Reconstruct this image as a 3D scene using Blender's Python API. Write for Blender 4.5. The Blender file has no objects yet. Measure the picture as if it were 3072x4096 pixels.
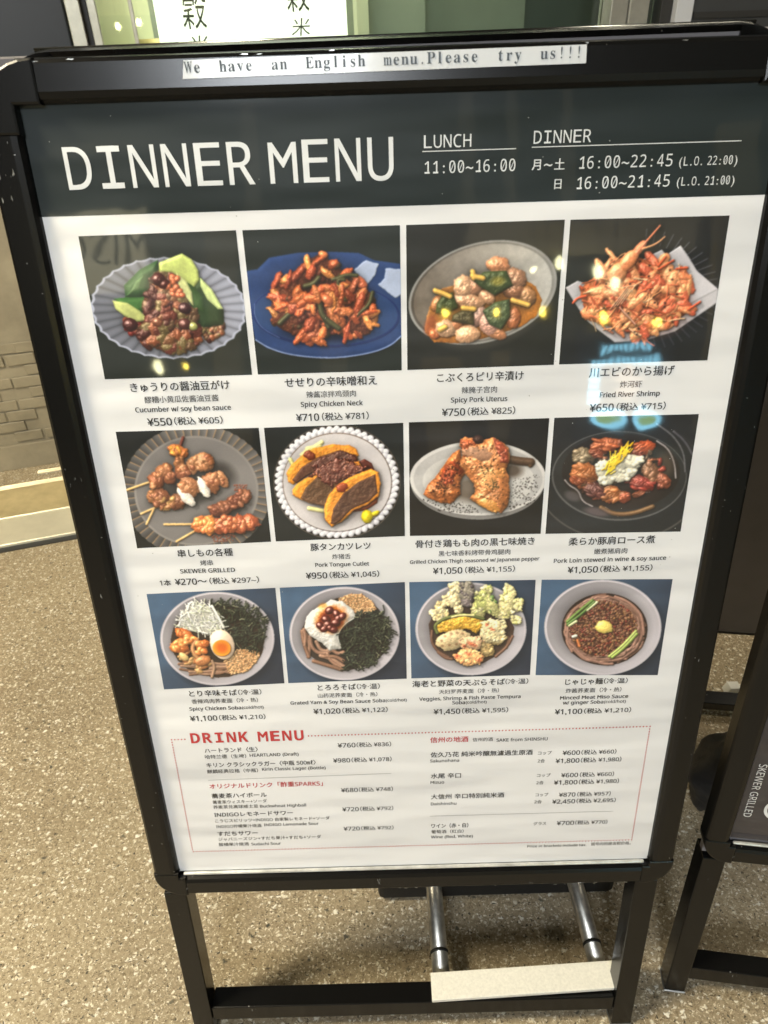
import bpy, bmesh, math, random
import numpy as np
from mathutils import Matrix, Vector
S=bpy.context.scene; COL=S.collection
R=math.radians
# ---------------- camera ----------------
cd=bpy.data.cameras.new('camera'); cam=bpy.data.objects.new('camera',cd); COL.objects.link(cam); S.camera=cam
cd.sensor_fit='HORIZONTAL'; cd.sensor_width=36; cd.lens=2780/3072*36; cd.clip_start=.02; cd.clip_end=60
W=Matrix(((0.9993774,-0.034447,-0.0076325),(-0.0128525,-0.5568912,0.830486),(-0.0328582,-0.8298708,-0.5569872)))
M=Matrix.Identity(4)
for i in range(3): M[i][0]=W[i][0]; M[i][1]=-W[i][1]; M[i][2]=-W[i][2]
M[2][3]=1.1677; cam.matrix_world=M
cd.dof.use_dof=True; cd.dof.focus_distance=.78; cd.dof.aperture_fstop=16
# ---------------- world ----------------
wd=bpy.data.worlds.new('World'); S.world=wd; wd.use_nodes=True
nt=wd.node_tree; sky=nt.nodes.new('ShaderNodeTexSky'); sky.sky_type='NISHITA'; sky.sun_disc=False; sky.sun_elevation=R(2); sky.sun_rotation=R(200)
nt.links.new(sky.outputs[0],nt.nodes['Background'].inputs[0]); nt.nodes['Background'].inputs[1].default_value=.02
S.view_settings.view_transform='Standard'; S.view_settings.look='None'; S.view_settings.gamma=1; S.view_settings.exposure=0
S.cycles.max_bounces=6; S.cycles.glossy_bounces=3; S.cycles.transparent_max_bounces=6; S.cycles.sample_clamp_indirect=6
# ---------------- lamps of the passage and an added white fill (their fittings are built further down) ----------------
def area(name,loc,size,power,col,rot=(0,0,0),sy=None):
    l=bpy.data.lights.new(name,'AREA'); l.energy=power; l.color=col; l.size=size
    if sy: l.shape='RECTANGLE'; l.size_y=sy
    o=bpy.data.objects.new(name,l); COL.objects.link(o); o.location=loc; o.rotation_euler=rot; return o
LAMPS=[((-1.75,.15,2.92),.6,116,(1,.88,.63)),((-.5,-3.0,2.75),.9,98,(.90,.95,1)),((2.4,.9,2.92),.6,34,(1,.9,.72))]
LROT=(0,R(61),0)     # the tilted white one is added, standing in for the opposite shop's light
for (p,s,w_,c),a in zip(LAMPS,LROT): area('ceiling_lamp_light',(p[0],p[1]+.04*math.sin(a),p[2]-.04*math.cos(a)),s,w_,c,rot=(a,0,0))
# ---------------- helpers ----------------
def tag(o,label=None,cat=None,group=None,kind=None):
    if label:o['label']=label
    if cat:o['category']=cat
    if group:o['group']=group
    if kind:o['kind']=kind
    return o
def obj(name,me,mat=None,parent=None):
    o=bpy.data.objects.new(name,me); COL.objects.link(o)
    if mat is not None and not me.materials: me.materials.append(mat)
    if parent is not None: o.parent=parent
    return o
def empty(name,M=None):
    o=bpy.data.objects.new(name,None); COL.objects.link(o); o.empty_display_size=.05
    if M is not None: o.matrix_world=M
    return o
def mesh(name,vs,fs,smooth=False):
    me=bpy.data.meshes.new(name); me.from_pydata([tuple(v) for v in vs],[],fs); me.update()
    if smooth:
        for p in me.polygons: p.use_smooth=True
    return me
def boxm(x0,x1,y0,y1,z0,z1,f=None,bev=0,seg=2):
    bm=bmesh.new(); bmesh.ops.create_cube(bm,size=1)
    for v in bm.verts: v.co=Vector((x0+(v.co.x+.5)*(x1-x0),y0+(v.co.y+.5)*(y1-y0),z0+(v.co.z+.5)*(z1-z0)))
    if bev: bmesh.ops.bevel(bm,geom=list(bm.edges),offset=bev,segments=seg,profile=.5,affect='EDGES')
    if f:
        for v in bm.verts: v.co=Vector(f(*v.co))
    bmesh.ops.recalc_face_normals(bm,faces=bm.faces)
    me=bpy.data.meshes.new('box'); bm.to_mesh(me); bm.free(); return me
def cyl(p0,p1,r0,r1=None,n=20,caps=True):
    p0=Vector(p0);p1=Vector(p1); r1=r0 if r1 is None else r1; d=(p1-p0).normalized(); a=d.orthogonal().normalized(); b=d.cross(a)
    vs=[];fs=[]
    for p,r in ((p0,r0),(p1,r1)):
        for i in range(n): t=2*math.pi*i/n; vs.append(p+a*r*math.cos(t)+b*r*math.sin(t))
    for i in range(n): j=(i+1)%n; fs.append((i,j,n+j,n+i))
    if caps: fs+= [tuple(range(n))[::-1],tuple(range(n,2*n))]
    me=mesh('cyl',vs,fs)
    for p in me.polygons: p.use_smooth=len(p.vertices)==4
    return me
def lathe(prof,c,n=24):
    vs=[];fs=[]
    for r,z in prof:
        for i in range(n): t=2*math.pi*i/n; vs.append((c[0]+r*math.cos(t),c[1]+r*math.sin(t),c[2]+z))
    for k in range(len(prof)-1):
        for i in range(n): j=(i+1)%n; fs.append((k*n+i,k*n+j,(k+1)*n+j,(k+1)*n+i))
    return mesh('lathe',vs,fs,True)
# ---------------- materials ----------------
def mat(name,col,rough=.5,spec=.5,metal=0,coat=0,coatr=.03,emit=None,est=1,bump=None,var=None):
    m=bpy.data.materials.new(name); m.use_nodes=True; t=m.node_tree; b=t.nodes['Principled BSDF']
    b.inputs['Base Color'].default_value=(*col,1); b.inputs['Roughness'].default_value=rough; b.inputs['Metallic'].default_value=metal
    b.inputs['Specular IOR Level'].default_value=spec; b.inputs['Coat Weight'].default_value=coat; b.inputs['Coat Roughness'].default_value=coatr
    if emit: b.inputs['Emission Color'].default_value=(*emit,1); b.inputs['Emission Strength'].default_value=est
    if var or bump:
        tc=t.nodes.new('ShaderNodeTexCoord')
    if var:
        sc,amt=var[:2]; n=t.nodes.new('ShaderNodeTexNoise'); n.inputs['Scale'].default_value=sc; n.inputs['Detail'].default_value=6; n.inputs['Roughness'].default_value=.65
        t.links.new(tc.outputs['Object'],n.inputs['Vector'])
        r=t.nodes.new('ShaderNodeValToRGB'); r.color_ramp.elements[0].position=.3; r.color_ramp.elements[1].position=.7
        r.color_ramp.elements[0].color=(*[c*(1-amt) for c in col],1); r.color_ramp.elements[1].color=(*[min(1,c*(1+amt)) for c in col],1)
        t.links.new(n.outputs[0],r.inputs[0]); t.links.new(r.outputs[0],b.inputs['Base Color'])
    if bump:
        sc,st,ds=bump; n=t.nodes.new('ShaderNodeTexNoise'); n.inputs['Scale'].default_value=sc; n.inputs['Detail'].default_value=3
        t.links.new(tc.outputs['Object'],n.inputs['Vector']); bp=t.nodes.new('ShaderNodeBump'); bp.inputs['Strength'].default_value=st; bp.inputs['Distance'].default_value=ds
        t.links.new(n.outputs[0],bp.inputs['Height']); t.links.new(bp.outputs[0],b.inputs['Normal'])
        if coat: t.links.new(bp.outputs[0],b.inputs['Coat Normal'])
    return m
LAMB=(7,.3,.002)
def lam(name,col):
    m=mat(name,col,.55,.3,coat=1,coatr=.035,bump=LAMB); t=m.node_tree; b=t.nodes['Principled BSDF']
    # the sheet itself is slightly cockled; its clear film is flatter
    tc=t.nodes.new('ShaderNodeTexCoord'); mp=t.nodes.new('ShaderNodeMapping'); mp.inputs['Scale'].default_value=(2.2,1,9); n=t.nodes.new('ShaderNodeTexNoise'); n.inputs['Scale'].default_value=1.6; n.inputs['Detail'].default_value=2
    t.links.new(tc.outputs['Object'],mp.inputs[0]); t.links.new(mp.outputs[0],n.inputs['Vector']); bp=t.nodes.new('ShaderNodeBump'); bp.inputs['Strength'].default_value=1; bp.inputs['Distance'].default_value=.012
    t.links.new(n.outputs[0],bp.inputs['Height']); t.links.new(bp.outputs[0],b.inputs['Normal']); return m
M_white=lam('laminated white paper',(.80,.80,.81)); M_head=lam('laminated dark green-black print',(.012,.019,.019))
M_ink=lam('black ink',(.03,.03,.03)); M_ink2=lam('grey ink',(.07,.07,.07)); M_red=lam('red ink',(.52,.035,.04)); M_lite=lam('white print',(.72,.74,.75)); M_grey=lam('grey rule',(.35,.35,.36))
def frame_mat():
    m=mat('black anodised aluminium',(.005,.005,.005),.24,.34,bump=(60,.06,.0006)); t=m.node_tree; b=t.nodes['Principled BSDF']
    tc=t.nodes.new('ShaderNodeTexCoord'); n=t.nodes.new('ShaderNodeTexNoise'); n.inputs['Scale'].default_value=420; n.inputs['Detail'].default_value=2
    n2=t.nodes.new('ShaderNodeTexNoise'); n2.inputs['Scale'].default_value=24
    mp=t.nodes.new('ShaderNodeMapping'); mp.inputs['Scale'].default_value=(1,1,.22)
    t.links.new(tc.outputs['Object'],mp.inputs[0]); t.links.new(mp.outputs[0],n.inputs['Vector']); t.links.new(tc.outputs['Object'],n2.inputs['Vector'])
    mu=t.nodes.new('ShaderNodeMath'); mu.operation='MULTIPLY'; t.links.new(n.outputs[0],mu.inputs[0]); t.links.new(n2.outputs[0],mu.inputs[1])
    r=t.nodes.new('ShaderNodeValToRGB'); r.color_ramp.elements[0].position=.475; r.color_ramp.elements[0].color=(.005,.005,.005,1); r.color_ramp.elements[1].position=.50; r.color_ramp.elements[1].color=(.20,.20,.19,1)
    t.links.new(mu.outputs[0],r.inputs[0]); t.links.new(r.outputs[0],b.inputs['Base Color']); return m
M_frame=frame_mat()
M_edge=mat('worn bare aluminium edge',(.5,.5,.48),.35,metal=.9)
M_bead=mat('polished rail edge',(.24,.25,.24),.2,metal=1,var=(12,.35),bump=(90,.15,.0004))
M_lip=mat('bright aluminium lip',(.75,.75,.72),.3,metal=.5,var=(30,.35))
M_back=mat('grey backing board',(.20,.19,.20),.55,var=(5,.12))
M_steel=mat('brushed steel tube',(.52,.50,.45),.36,metal=.9,var=(60,.3),bump=(50,.1,.0005))
M_plate=mat('off-white painted plate',(.86,.84,.76),.45,bump=(300,.3,.0005),var=(260,.10))
M_black=mat('black rubber',(.006,.006,.006),.6,bump=(200,.3,.001))
M_bag=mat('black nylon',(.020,.020,.022),.55,bump=(40,.6,.006),var=(20,.4))
M_tape=mat('white paper strip',(.62,.64,.66),.5,coat=.4,coatr=.1); M_tink=mat('grey toner',(.055,.07,.085),.5)
def floor_mat():
    m=bpy.data.materials.new('exposed aggregate floor'); m.use_nodes=True; t=m.node_tree; b=t.nodes['Principled BSDF']; L=t.links.new; N=t.nodes.new
    tc=N('ShaderNodeTexCoord')
    def noise(s,d=4,r=.6):
        n=N('ShaderNodeTexNoise'); n.inputs['Scale'].default_value=s; n.inputs['Detail'].default_value=d; n.inputs['Roughness'].default_value=r; L(tc.outputs['Object'],n.inputs['Vector']); return n
    def ramp(src,*st):
        r=N('ShaderNodeValToRGB'); e=r.color_ramp.elements
        while len(e)<len(st): e.new(.5)
        for k,(p,c) in enumerate(st): e[k].position=p; e[k].color=(*c,1) if len(c)==3 else c
        L(src,r.inputs[0]); return r
    wob=noise(140,2); add=N('ShaderNodeMixRGB'); add.blend_type='LINEAR_LIGHT'; add.inputs[0].default_value=.006; L(tc.outputs['Object'],add.inputs[1]); L(wob.outputs['Color'],add.inputs[2])
    big=noise(1.4,3); base=ramp(noise(150,5,.7).outputs[0],(.28,(.19,.145,.085)),(.5,(.37,.30,.195)),(.72,(.52,.445,.32)))
    mb=N('ShaderNodeMixRGB'); mb.blend_type='MULTIPLY'; mb.inputs[0].default_value=.8; L(base.outputs[0],mb.inputs[1]); L(ramp(big.outputs[0],(.32,(.66,.63,.6)),(.66,(1.08,1.08,1.06))).outputs[0],mb.inputs[2])
    cur=mb.outputs[0]; hs=None
    for sc,thr,lo,hi,colA,colB,off in ((150,.66,.24,.36,(.70,.62,.46),(.86,.82,.70),0),(90,.84,.24,.40,(.66,.60,.46),(.88,.85,.76),3.3),(330,.62,.2,.4,(.64,.55,.38),(.80,.72,.56),7.7),(210,.82,.26,.42,(.035,.028,.018),(.14,.11,.07),11.1),(80,.965,.2,.34,(.04,.04,.03),(.15,.13,.09),17.),(300,.8,.2,.4,(.12,.08,.035),(.19,.13,.065),23.)):
        mp=N('ShaderNodeMapping'); mp.inputs['Location'].default_value=(off,off*.7,0); mp.inputs['Rotation'].default_value=(0,0,off); mp.inputs['Scale'].default_value=(1,1.35,1); L(add.outputs[0],mp.inputs[0])
        v=N('ShaderNodeTexVoronoi'); v.inputs['Scale'].default_value=sc; v.voronoi_dimensions='2D'; L(mp.outputs[0],v.inputs['Vector'])
        sp=N('ShaderNodeSeparateColor'); L(v.outputs['Color'],sp.inputs[0])
        g=N('ShaderNodeMath'); g.operation='GREATER_THAN'; g.inputs[1].default_value=thr; L(sp.outputs[0],g.inputs[0])
        # stone size varies from cell to cell
        ad=N('ShaderNodeMath'); ad.operation='MULTIPLY_ADD'; ad.inputs[1].default_value=.22; L(sp.outputs[1],ad.inputs[0]); L(v.outputs['Distance'],ad.inputs[2])
        rr=ramp(ad.outputs[0],(lo,(1,1,1)),(hi+.06,(0,0,0)))
        mk=N('ShaderNodeMath'); mk.operation='MULTIPLY'; L(rr.outputs[0],mk.inputs[0]); L(g.outputs[0],mk.inputs[1])
        cc=N('ShaderNodeMixRGB'); cc.inputs[1].default_value=(*colA,1); cc.inputs[2].default_value=(*colB,1); L(sp.outputs[2],cc.inputs[0])
        mx=N('ShaderNodeMixRGB'); L(mk.outputs[0],mx.inputs[0]); L(cur,mx.inputs[1]); L(cc.outputs[0],mx.inputs[2]); cur=mx.outputs[0]
        if hs is None: hs=mk
        else:
            a=N('ShaderNodeMath'); a.operation='MAXIMUM'; L(hs.outputs[0],a.inputs[0]); L(mk.outputs[0],a.inputs[1]); hs=a
    L(cur,b.inputs['Base Color']); b.inputs['Roughness'].default_value=.55
    sm=N('ShaderNodeMath'); sm.operation='MULTIPLY_ADD'; sm.inputs[1].default_value=.6; L(hs.outputs[0],sm.inputs[0]); L(noise(220,4,.7).outputs[0],sm.inputs[2])
    bp=N('ShaderNodeBump'); bp.inputs['Strength'].default_value=.5; bp.inputs['Distance'].default_value=.0012; L(sm.outputs[0],bp.inputs['Height']); L(bp.outputs[0],b.inputs['Normal'])
    return m
# ---------------- the ground and the passage ----------------
M_floor=floor_mat()
tag(obj('floor',mesh('floor',[(-8,-6,0),(8,-6,0),(8,6,0),(-8,6,0)],[(0,1,2,3)]),M_floor),kind='structure')
M_ceil=mat('dark ceiling',(.10,.10,.10),.8); tag(obj('ceiling',boxm(-8,8,-6,2,3,3.1),M_ceil),kind='structure')
M_dark=mat('charcoal wall panel',(.012,.015,.022),.45,var=(3,.2)); M_dark2=mat('grey metal wall panel',(.055,.058,.062),.4,var=(2,.15))
M_beige=mat('beige painted render',(.42,.36,.26),.7,var=(2,.15)); M_alu=mat('silver window frame',(.55,.55,.50),.35,metal=.6,var=(30,.1)); M_alud=mat('dark window gasket',(.03,.03,.03),.5)
for (p,s,w_,c),a in zip(LAMPS,LROT):
    t=tag(empty('ceiling_light',Matrix.Translation(p)@Matrix.Rotation(a,4,'X')),None,'ceiling light')
    obj('housing',boxm(-s/2-.03,s/2+.03,-s/2-.03,s/2+.03,.0,.075),M_alu,t)
    obj('diffuser',boxm(-s/2,s/2,-s/2,s/2,-.012,-.002),mat('lit diffuser',(.8,.8,.8),emit=c,est=w_/(math.pi*s*s)*.15),t)
LL=['square ceiling light giving warm light over the shop doorway','large white floodlight tilted towards the boards','small square ceiling light over the far right']
for o,l in zip([o for o in COL.objects if o.name.startswith('ceiling_light') and o.type=='EMPTY'],LL): o['label']=l
# the shop front runs obliquely: s along it, d into the shop
A=(-1.10,2.05); ca,sa=math.cos(R(16)),math.sin(R(16))
def F(s,d,z): return (A[0]+s*ca-d*sa, A[1]+s*sa+d*ca, z)
def fbox(*a,**k): return boxm(*a,f=F,**k)
def stone_mat(name,c):
    return mat(name,c,.6,bump=(35,.5,.004),var=(7,.22))
M_stone=stone_mat('beige stone',(.27,.235,.165)); M_brick=stone_mat('beige brick',(.26,.225,.155)); M_joint=stone_mat('shaded joint',(.17,.14,.085))
wall=tag(obj('wall',fbox(-4,5,.09,.30,0,.975),M_stone),kind='structure')
# low relief brickwork: single bricks let into the lower wall
rnd=random.Random(4); k=0
for r_ in range(9):
    z0=.095+r_*.0375
    for c_ in range(16):
        s0=-1.05+c_*.092+(.046 if r_%2 else 0)+rnd.uniform(-.004,.004); g1=.004+rnd.random()*.006
        if rnd.random()<.12: continue
        obj('brick',fbox(s0+g1*.6,s0+.092-g1*.2,.082+rnd.uniform(0,.004),.0892,z0+.0015+rnd.random()*.002,z0+.0365,bev=.002,seg=1),M_brick,wall)
tag(obj('wall_plinth',fbox(-4,5,.0785,.0895,0,.088,bev=.002),M_stone),kind='structure')
M_track=mat('worn brass door track',(.50,.45,.32),.35,metal=.6,bump=(120,.3,.001)); M_thr=mat('stainless threshold',(.70,.66,.52),.35,metal=.35,var=(8,.12),bump=(25,.12,.002))
def track(s0,s1,d,w):
    t=tag(empty('door_track',Matrix.Translation(F((s0+s1)/2,d,0))),None,'door track'); inv=t.matrix_world.inverted()
    for q in (0,.42,.84): 
        o=obj('rail',fbox(s0,s1,d+w*q,d+w*(q+.2),.001,.007,bev=.001,seg=1),M_track,t); o.matrix_parent_inverse=inv
    o=obj('track_bed',fbox(s0,s1,d,d+w,.0005,.003),M_alu,t); o.matrix_parent_inverse=inv
    return t
track(-4,4,-.062,.022)['label']='long metal sliding door track, the one nearer the board'
track(-.085,4,.012,.02)['label']='short metal track starting beside the long one, against the brick wall'
t=tag(empty('door_threshold',Matrix.Translation(F(0,-.33,0))),'bright metal threshold strip across the floor left of the menu board','threshold'); inv=t.matrix_world.inverted()
for nm,a in (('plate',(-4,4,-.395,-.253,.001,.006)),('lip',(-4,4,-.408,-.396,.001,.011)),('rear_lip',(-4,4,-.2525,-.248,.001,.009))):
    o=obj(nm,fbox(*a,bev=.001,seg=1),M_thr,t); o.matrix_parent_inverse=inv
o=obj('gap_seal',fbox(-4,4,-.432,-.4085,.0008,.003),M_alud,t); o.matrix_parent_inverse=inv  # flat dark colour stands in for the shaded recess before the lip
tag(obj('doorway_floor',fbox(-4,4,-.2475,-.0625,.0006,.004),mat('worn beige screed',(.48,.39,.21),.5,bump=(30,.3,.002),var=(9,.25))),kind='structure')
tag(obj('wall_left_panel',fbox(-4,.348,-.02,.30,.98,3,bev=.004),M_dark),kind='structure')
rw=tag(obj('wall_right_panel',fbox(2.162,7,-.02,.30,.98,3,bev=.004),M_dark2),kind='structure')
obj('joint_strip',fbox(2.17,7,-.024,-.0205,1.205,1.222),M_alud,rw); obj('joint_strip',fbox(2.17,7,-.024,-.0205,1.9,1.917),M_alud,rw)
tag(obj('wall_header',fbox(.35,2.16,-.02,.30,2.4,3),M_dark),kind='structure')
wf=tag(empty('shop_window',Matrix.Translation(F(.35,0,.98))),'bright shop window with silver frame bars behind the menu board','window'); inv=wf.matrix_world.inverted()
def wp(nm,a,m_,**k): o=obj(nm,fbox(*a,**k),m_,wf); o.matrix_parent_inverse=inv; return o
for a,m_ in (((.352,.386,-.03,.05,.98,2.4),M_alu),((.386,.402,0,.05,.98,2.4),M_alud),((.402,.423,-.01,.05,.98,2.4),M_alu),((.502,.512,.02,.05,1.02,2.4),M_alu),
            ((1.881,1.937,-.02,.05,.98,2.4),M_alu),((1.937,1.942,0,.05,.98,2.4),M_alud),((1.943,2.01,-.02,.05,.98,2.4),M_alu),((2.06,2.10,-.01,.05,.98,2.4),M_alud),((2.101,2.160,-.03,.05,.98,2.4),mat('white frame post',(.62,.64,.68),.4))): wp('mullion',a,m_,bev=.002)
wp('sill',(.424,1.880,-.035,.05,.98,1.02),M_alu,bev=.002)
def glass():
    m=bpy.data.materials.new('window glass'); m.use_nodes=True; t=m.node_tree; t.nodes.clear(); o=t.nodes.new('ShaderNodeOutputMaterial'); mx=t.nodes.new('ShaderNodeMixShader'); f=t.nodes.new('ShaderNodeFresnel'); f.inputs[0].default_value=1.5
    a=t.nodes.new('ShaderNodeBsdfTransparent'); a.inputs[0].default_value=(.93,.97,.92,1); g=t.nodes.new('ShaderNodeBsdfGlossy'); g.inputs['Roughness'].default_value=.02
    t.links.new(f.outputs[0],mx.inputs[0]); t.links.new(a.outputs[0],mx.inputs[1]); t.links.new(g.outputs[0],mx.inputs[2]); t.links.new(mx.outputs[0],o.inputs[0]); return m
M_glass=glass()
wp('pane',(.5125,1.8805,.030,.036,1.0205,2.4),M_glass); wp('pane',(.4235,.5015,.030,.036,1.0205,2.4),M_glass); wp('pane',(2.011,2.059,.030,.036,1.0205,2.4),M_glass)
# inside the shop
M_in=mat('pale yellow-green interior wall',(.70,.71,.50),.7,var=(2,.06)); M_in2=mat('grey-green interior wall',(.36,.40,.33),.7,var=(2,.1)); M_in3=mat('dim interior wall',(.16,.19,.17),.7,var=(2,.1))
for nm,a,m_ in (('interior_wall_screen',(.40,.56,.36,.40,.6,2.4),M_in),('interior_wall_back',(0,4,2.2,2.3,0,2.6),M_in2),('interior_wall_centre',(1.15,1.52,.62,.66,.6,2.4),M_in2),('interior_wall_grey',(1.52,2.0,.80,.84,.6,2.4),M_in2),('interior_wall_dim',(2.0,3.4,1.0,1.04,0,2.4),M_in3),('interior_ceiling',(-.5,4,.32,2.3,2.6,2.7),M_in2),('interior_floor',(-.5,4,.32,2.3,.2,.25),M_in3),('interior_column',(1.235,1.275,.5,.55,.6,2.4),mat('cream column',(.72,.74,.56),.5))):
    tag(obj(nm,fbox(*a),m_),kind='structure')
l=area('shop_lamp_light',F(.95,.75,2.5),.7,70,(1,.98,.80)); l.rotation_euler=(R(25),0,R(16))
sl=tag(empty('shop_ceiling_light',Matrix.Translation(F(.95,.75,2.56))),'lit lamp on the shop ceiling behind the window','ceiling light'); o=obj('diffuser',boxm(-.3,.3,-.3,.3,-.02,.03),mat('lit shop diffuser',(.8,.8,.8),emit=(1,.98,.80),est=6),sl)
# white banner with brush characters; its glow stands in for light from behind
def textmesh(s,size=1.,off=0.,res=2,bold=False):
    c=bpy.data.curves.new('t','FONT'); c.body=s; c.size=size; c.resolution_u=res
    o=bpy.data.objects.new('t',c); COL.objects.link(o); dg=bpy.context.evaluated_depsgraph_get(); dg.update()
    me=bpy.data.meshes.new_from_object(o.evaluated_get(dg)); bpy.data.objects.remove(o); bpy.data.curves.remove(c)
    n=len(me.vertices); a=np.zeros(n*3); me.vertices.foreach_get('co',a); a=a.reshape(-1,3)
    fs=[tuple(p.vertices) for p in me.polygons]; bpy.data.meshes.remove(me)
    if off>0:     # heavier ink: the same glyphs pulled a little, a hair apart in depth
        V=[];G=[]
        for k,(dx,dy) in enumerate(((-1,-.6),(1,-.6),(-1,.6),(1,.6))): V.append(a+np.array((dx*off,dy*off,-2e-5*k))); G+=[tuple(i+k*n for i in q) for q in fs]
        return np.concatenate(V),G
    return a,fs
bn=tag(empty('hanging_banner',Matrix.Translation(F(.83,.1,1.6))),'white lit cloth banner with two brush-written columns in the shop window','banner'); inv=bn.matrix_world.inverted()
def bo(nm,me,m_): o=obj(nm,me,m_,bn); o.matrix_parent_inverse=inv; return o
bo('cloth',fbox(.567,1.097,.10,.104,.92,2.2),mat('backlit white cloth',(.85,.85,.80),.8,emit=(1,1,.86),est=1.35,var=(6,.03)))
bo('rod',fbox(.55,1.11,.095,.11,2.2,2.22),M_alu)
M_brush=mat('brush ink',(.13,.13,.10),.8)
for sc_,zz in ((.672,1.212),(.962,1.244)):
    for ch,h,dz in (('穀',.100,.060),('米',.042,-.025)):
        v,f=textmesh(ch,1,0); v=v-(v.min(0)+v.max(0))/2; v*=h/np.ptp(v[:,1]); 
        v[:,0]=v[:,0]*(.62 if ch=='穀' else 1.25)+v[:,1]*.06+np.sin(v[:,1]*60)*.002
        bo('lettering',mesh('l',[F(sc_+x,.0985,zz+dz+y) for x,y,_ in v],f),M_brush)
t=tag(obj('paper_cup',lathe([(.0,0),(.030,0),(.036,.07),(.034,.07)],F(.547,.2,1.135)),mat('yellow cup',(.75,.6,.25),.5)),'small yellow cup behind the glass left of the banner','cup')
tag(obj('window_shelf',fbox(.43,1.1,.14,.30,1.105,1.134),M_in),'pale shelf inside the shop window under the cup','shelf')
# ---------------- the far side of the passage, seen as reflections in the board ----------------
Y=-4.5
tag(obj('wall_opposite',boxm(-7,7,Y-.4,Y-.3,0,3),mat('dark shopfront',(.055,.085,.085),.5,var=(1,.3))),kind='structure')
tag(obj('lintel',boxm(.7,2.45,Y-.1,Y,1.52,1.76),mat('lit beige lintel',(.5,.44,.3),.6,emit=(.9,.78,.5),est=.55)),'lit beige lintel over the shop across the passage','lintel')  # glow in the material stands in for light falling on the lintel
sg=tag(empty('shop_sign',Matrix.Translation((-2.1,Y,1.45))),'beige lit sign reading MISO on the shop across the passage','sign')
o=obj('sign_panel',boxm(-.42,.32,-.03,0,-.1,.5),mat('lit sign face',(.6,.55,.4),.5,emit=(.95,.85,.55),est=3.2),sg)
v,f=textmesh('MISO',.34); v[:,0]-=np.ptp(v[:,0])/2
o=obj('lettering',mesh('l',[(-x,.004,y+.12) for x,y,_ in v],[q for q in f]),mat('black sign letters',(.02,.02,.02)),sg)
for i,(x0,x1,z1) in enumerate(((-1.35,-1.12,1.9),(-.5,-.3,.9),(.35,.62,.75),(.85,1.0,.8),(2.6,2.9,2.4))): 
    tag(obj('pillar',boxm(x0,x1,Y-.15,Y,0,z1),mat('pillar paint',(.45,.38,.24),.6,emit=(.7,.58,.32),est=.25)),['wide beige pillar beside the lit sign across the passage','low beige post across the passage','low beige post left of the blue menu screen','narrow beige post next to the blue menu screen','tall beige pillar at the far right of the passage'][i],'pillar')  # the paint carries a faint glow in place of light on the pillars
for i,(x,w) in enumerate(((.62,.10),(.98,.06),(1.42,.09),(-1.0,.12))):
    tag(obj('wall_fin',boxm(x,x+w,Y-.12,Y-.02,1.85,2.7),mat('dim beige fin',(.4,.36,.26),.6,emit=(.7,.62,.45),est=.22)),['dim beige wall fin above the left end of the lit lintel across the passage','narrowest dim wall fin above the lit lintel across the passage','dim wall fin above the middle of the lit lintel across the passage','widest dim wall fin, between the MISO sign and the lintel'][i],'wall fin')  # added strips whose glow makes soft upright streaks in the header's reflection
M_bulb=mat('glowing bulb',(.9,.8,.4),emit=(1,.74,.10),est=60); M_bulb2=mat('glowing warm-white bulb',(.9,.9,.7),emit=(1,.95,.55),est=40)
for i,(x,z,r_,m_) in enumerate(((.5,1.10,.033,M_bulb),(.87,1.09,.033,M_bulb),(1.24,1.08,.03,M_bulb),(1.70,1.01,.04,M_bulb),(2.12,.99,.034,M_bulb),(1.36,1.45,.03,M_bulb2),(1.14,1.42,.028,M_bulb2),(1.66,1.36,.045,M_bulb2),(1.8,1.28,.045,M_bulb2),(-1.75,.78,.032,M_bulb2),(-1.56,.80,.02,M_bulb))):
    p=tag(empty('pendant_lamp',Matrix.Translation((x,Y+.15,z))),None,'lamp',group='pendant lamps hanging across the passage'); p['label']=(['%s yellow pendant lamp of the low row across the passage, counted from the MISO sign'%q for q in ('first','second','third','fourth','fifth')]+['%s warm-white pendant lamp of the upper row, counted from the MISO sign'%q for q in ('second','first','third','fourth')]+['warm-white pendant lamp hanging just below the MISO sign','tiny yellow pendant lamp hanging just below the MISO sign'])[i]
    obj('bulb',lathe([(.001,-r_*1.2),(r_*.6,-r_),(r_,-r_*.3),(r_,r_*.4),(r_*.5,r_*1.1),(.001,r_*1.2)],(0,0,0),16),m_,p); obj('cord',cyl((0,0,r_*1.2),(0,0,2.95-z),.004,n=6),M_black,p)
sc_=tag(empty('menu_screen',Matrix.Translation((1.93,Y+.02,0))),'tall dark lit menu screen with two blue-rimmed bowls across the passage','screen')
obj('screen_body',boxm(-.36,.40,-.08,0,.0,.95,bev=.01),mat('dark screen',(.02,.025,.03),.3,emit=(.03,.06,.10),est=1),sc_)
M_blue=mat('lit blue print',(.2,.5,.7),emit=(.30,.75,1.0),est=20); M_food=mat('lit green print',(.3,.5,.2),emit=(.45,.75,.3),est=10,var=(30,.5))
for i in range(9): obj('glyph_bar',boxm(-.20+i*.047,-.172+i*.047,.001,.004,.76,.815),M_blue,sc_)
for i in range(12): obj('glyph_bar',boxm(-.27+i*.047,-.24+i*.047,.001,.004,.67,.725),M_blue,sc_)
for cx in (-.12,.20):
    obj('bowl_picture',mesh('e',[(cx+.13*math.cos(a*.2618),.002,.22+.085*math.sin(a*.2618)) for a in range(24)],[tuple(range(24))]),M_blue,sc_)
    obj('bowl_picture',mesh('e',[(cx+.085*math.cos(a*.2618),.004,.225+.045*math.sin(a*.2618)) for a in range(24)],[tuple(range(24))]),M_food,sc_)
for i in range(5): obj('glyph_bar',boxm(-.27,-.19+.01*(i%2),.001,.004,.36+i*.06,.405+i*.06),M_blue,sc_)
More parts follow.
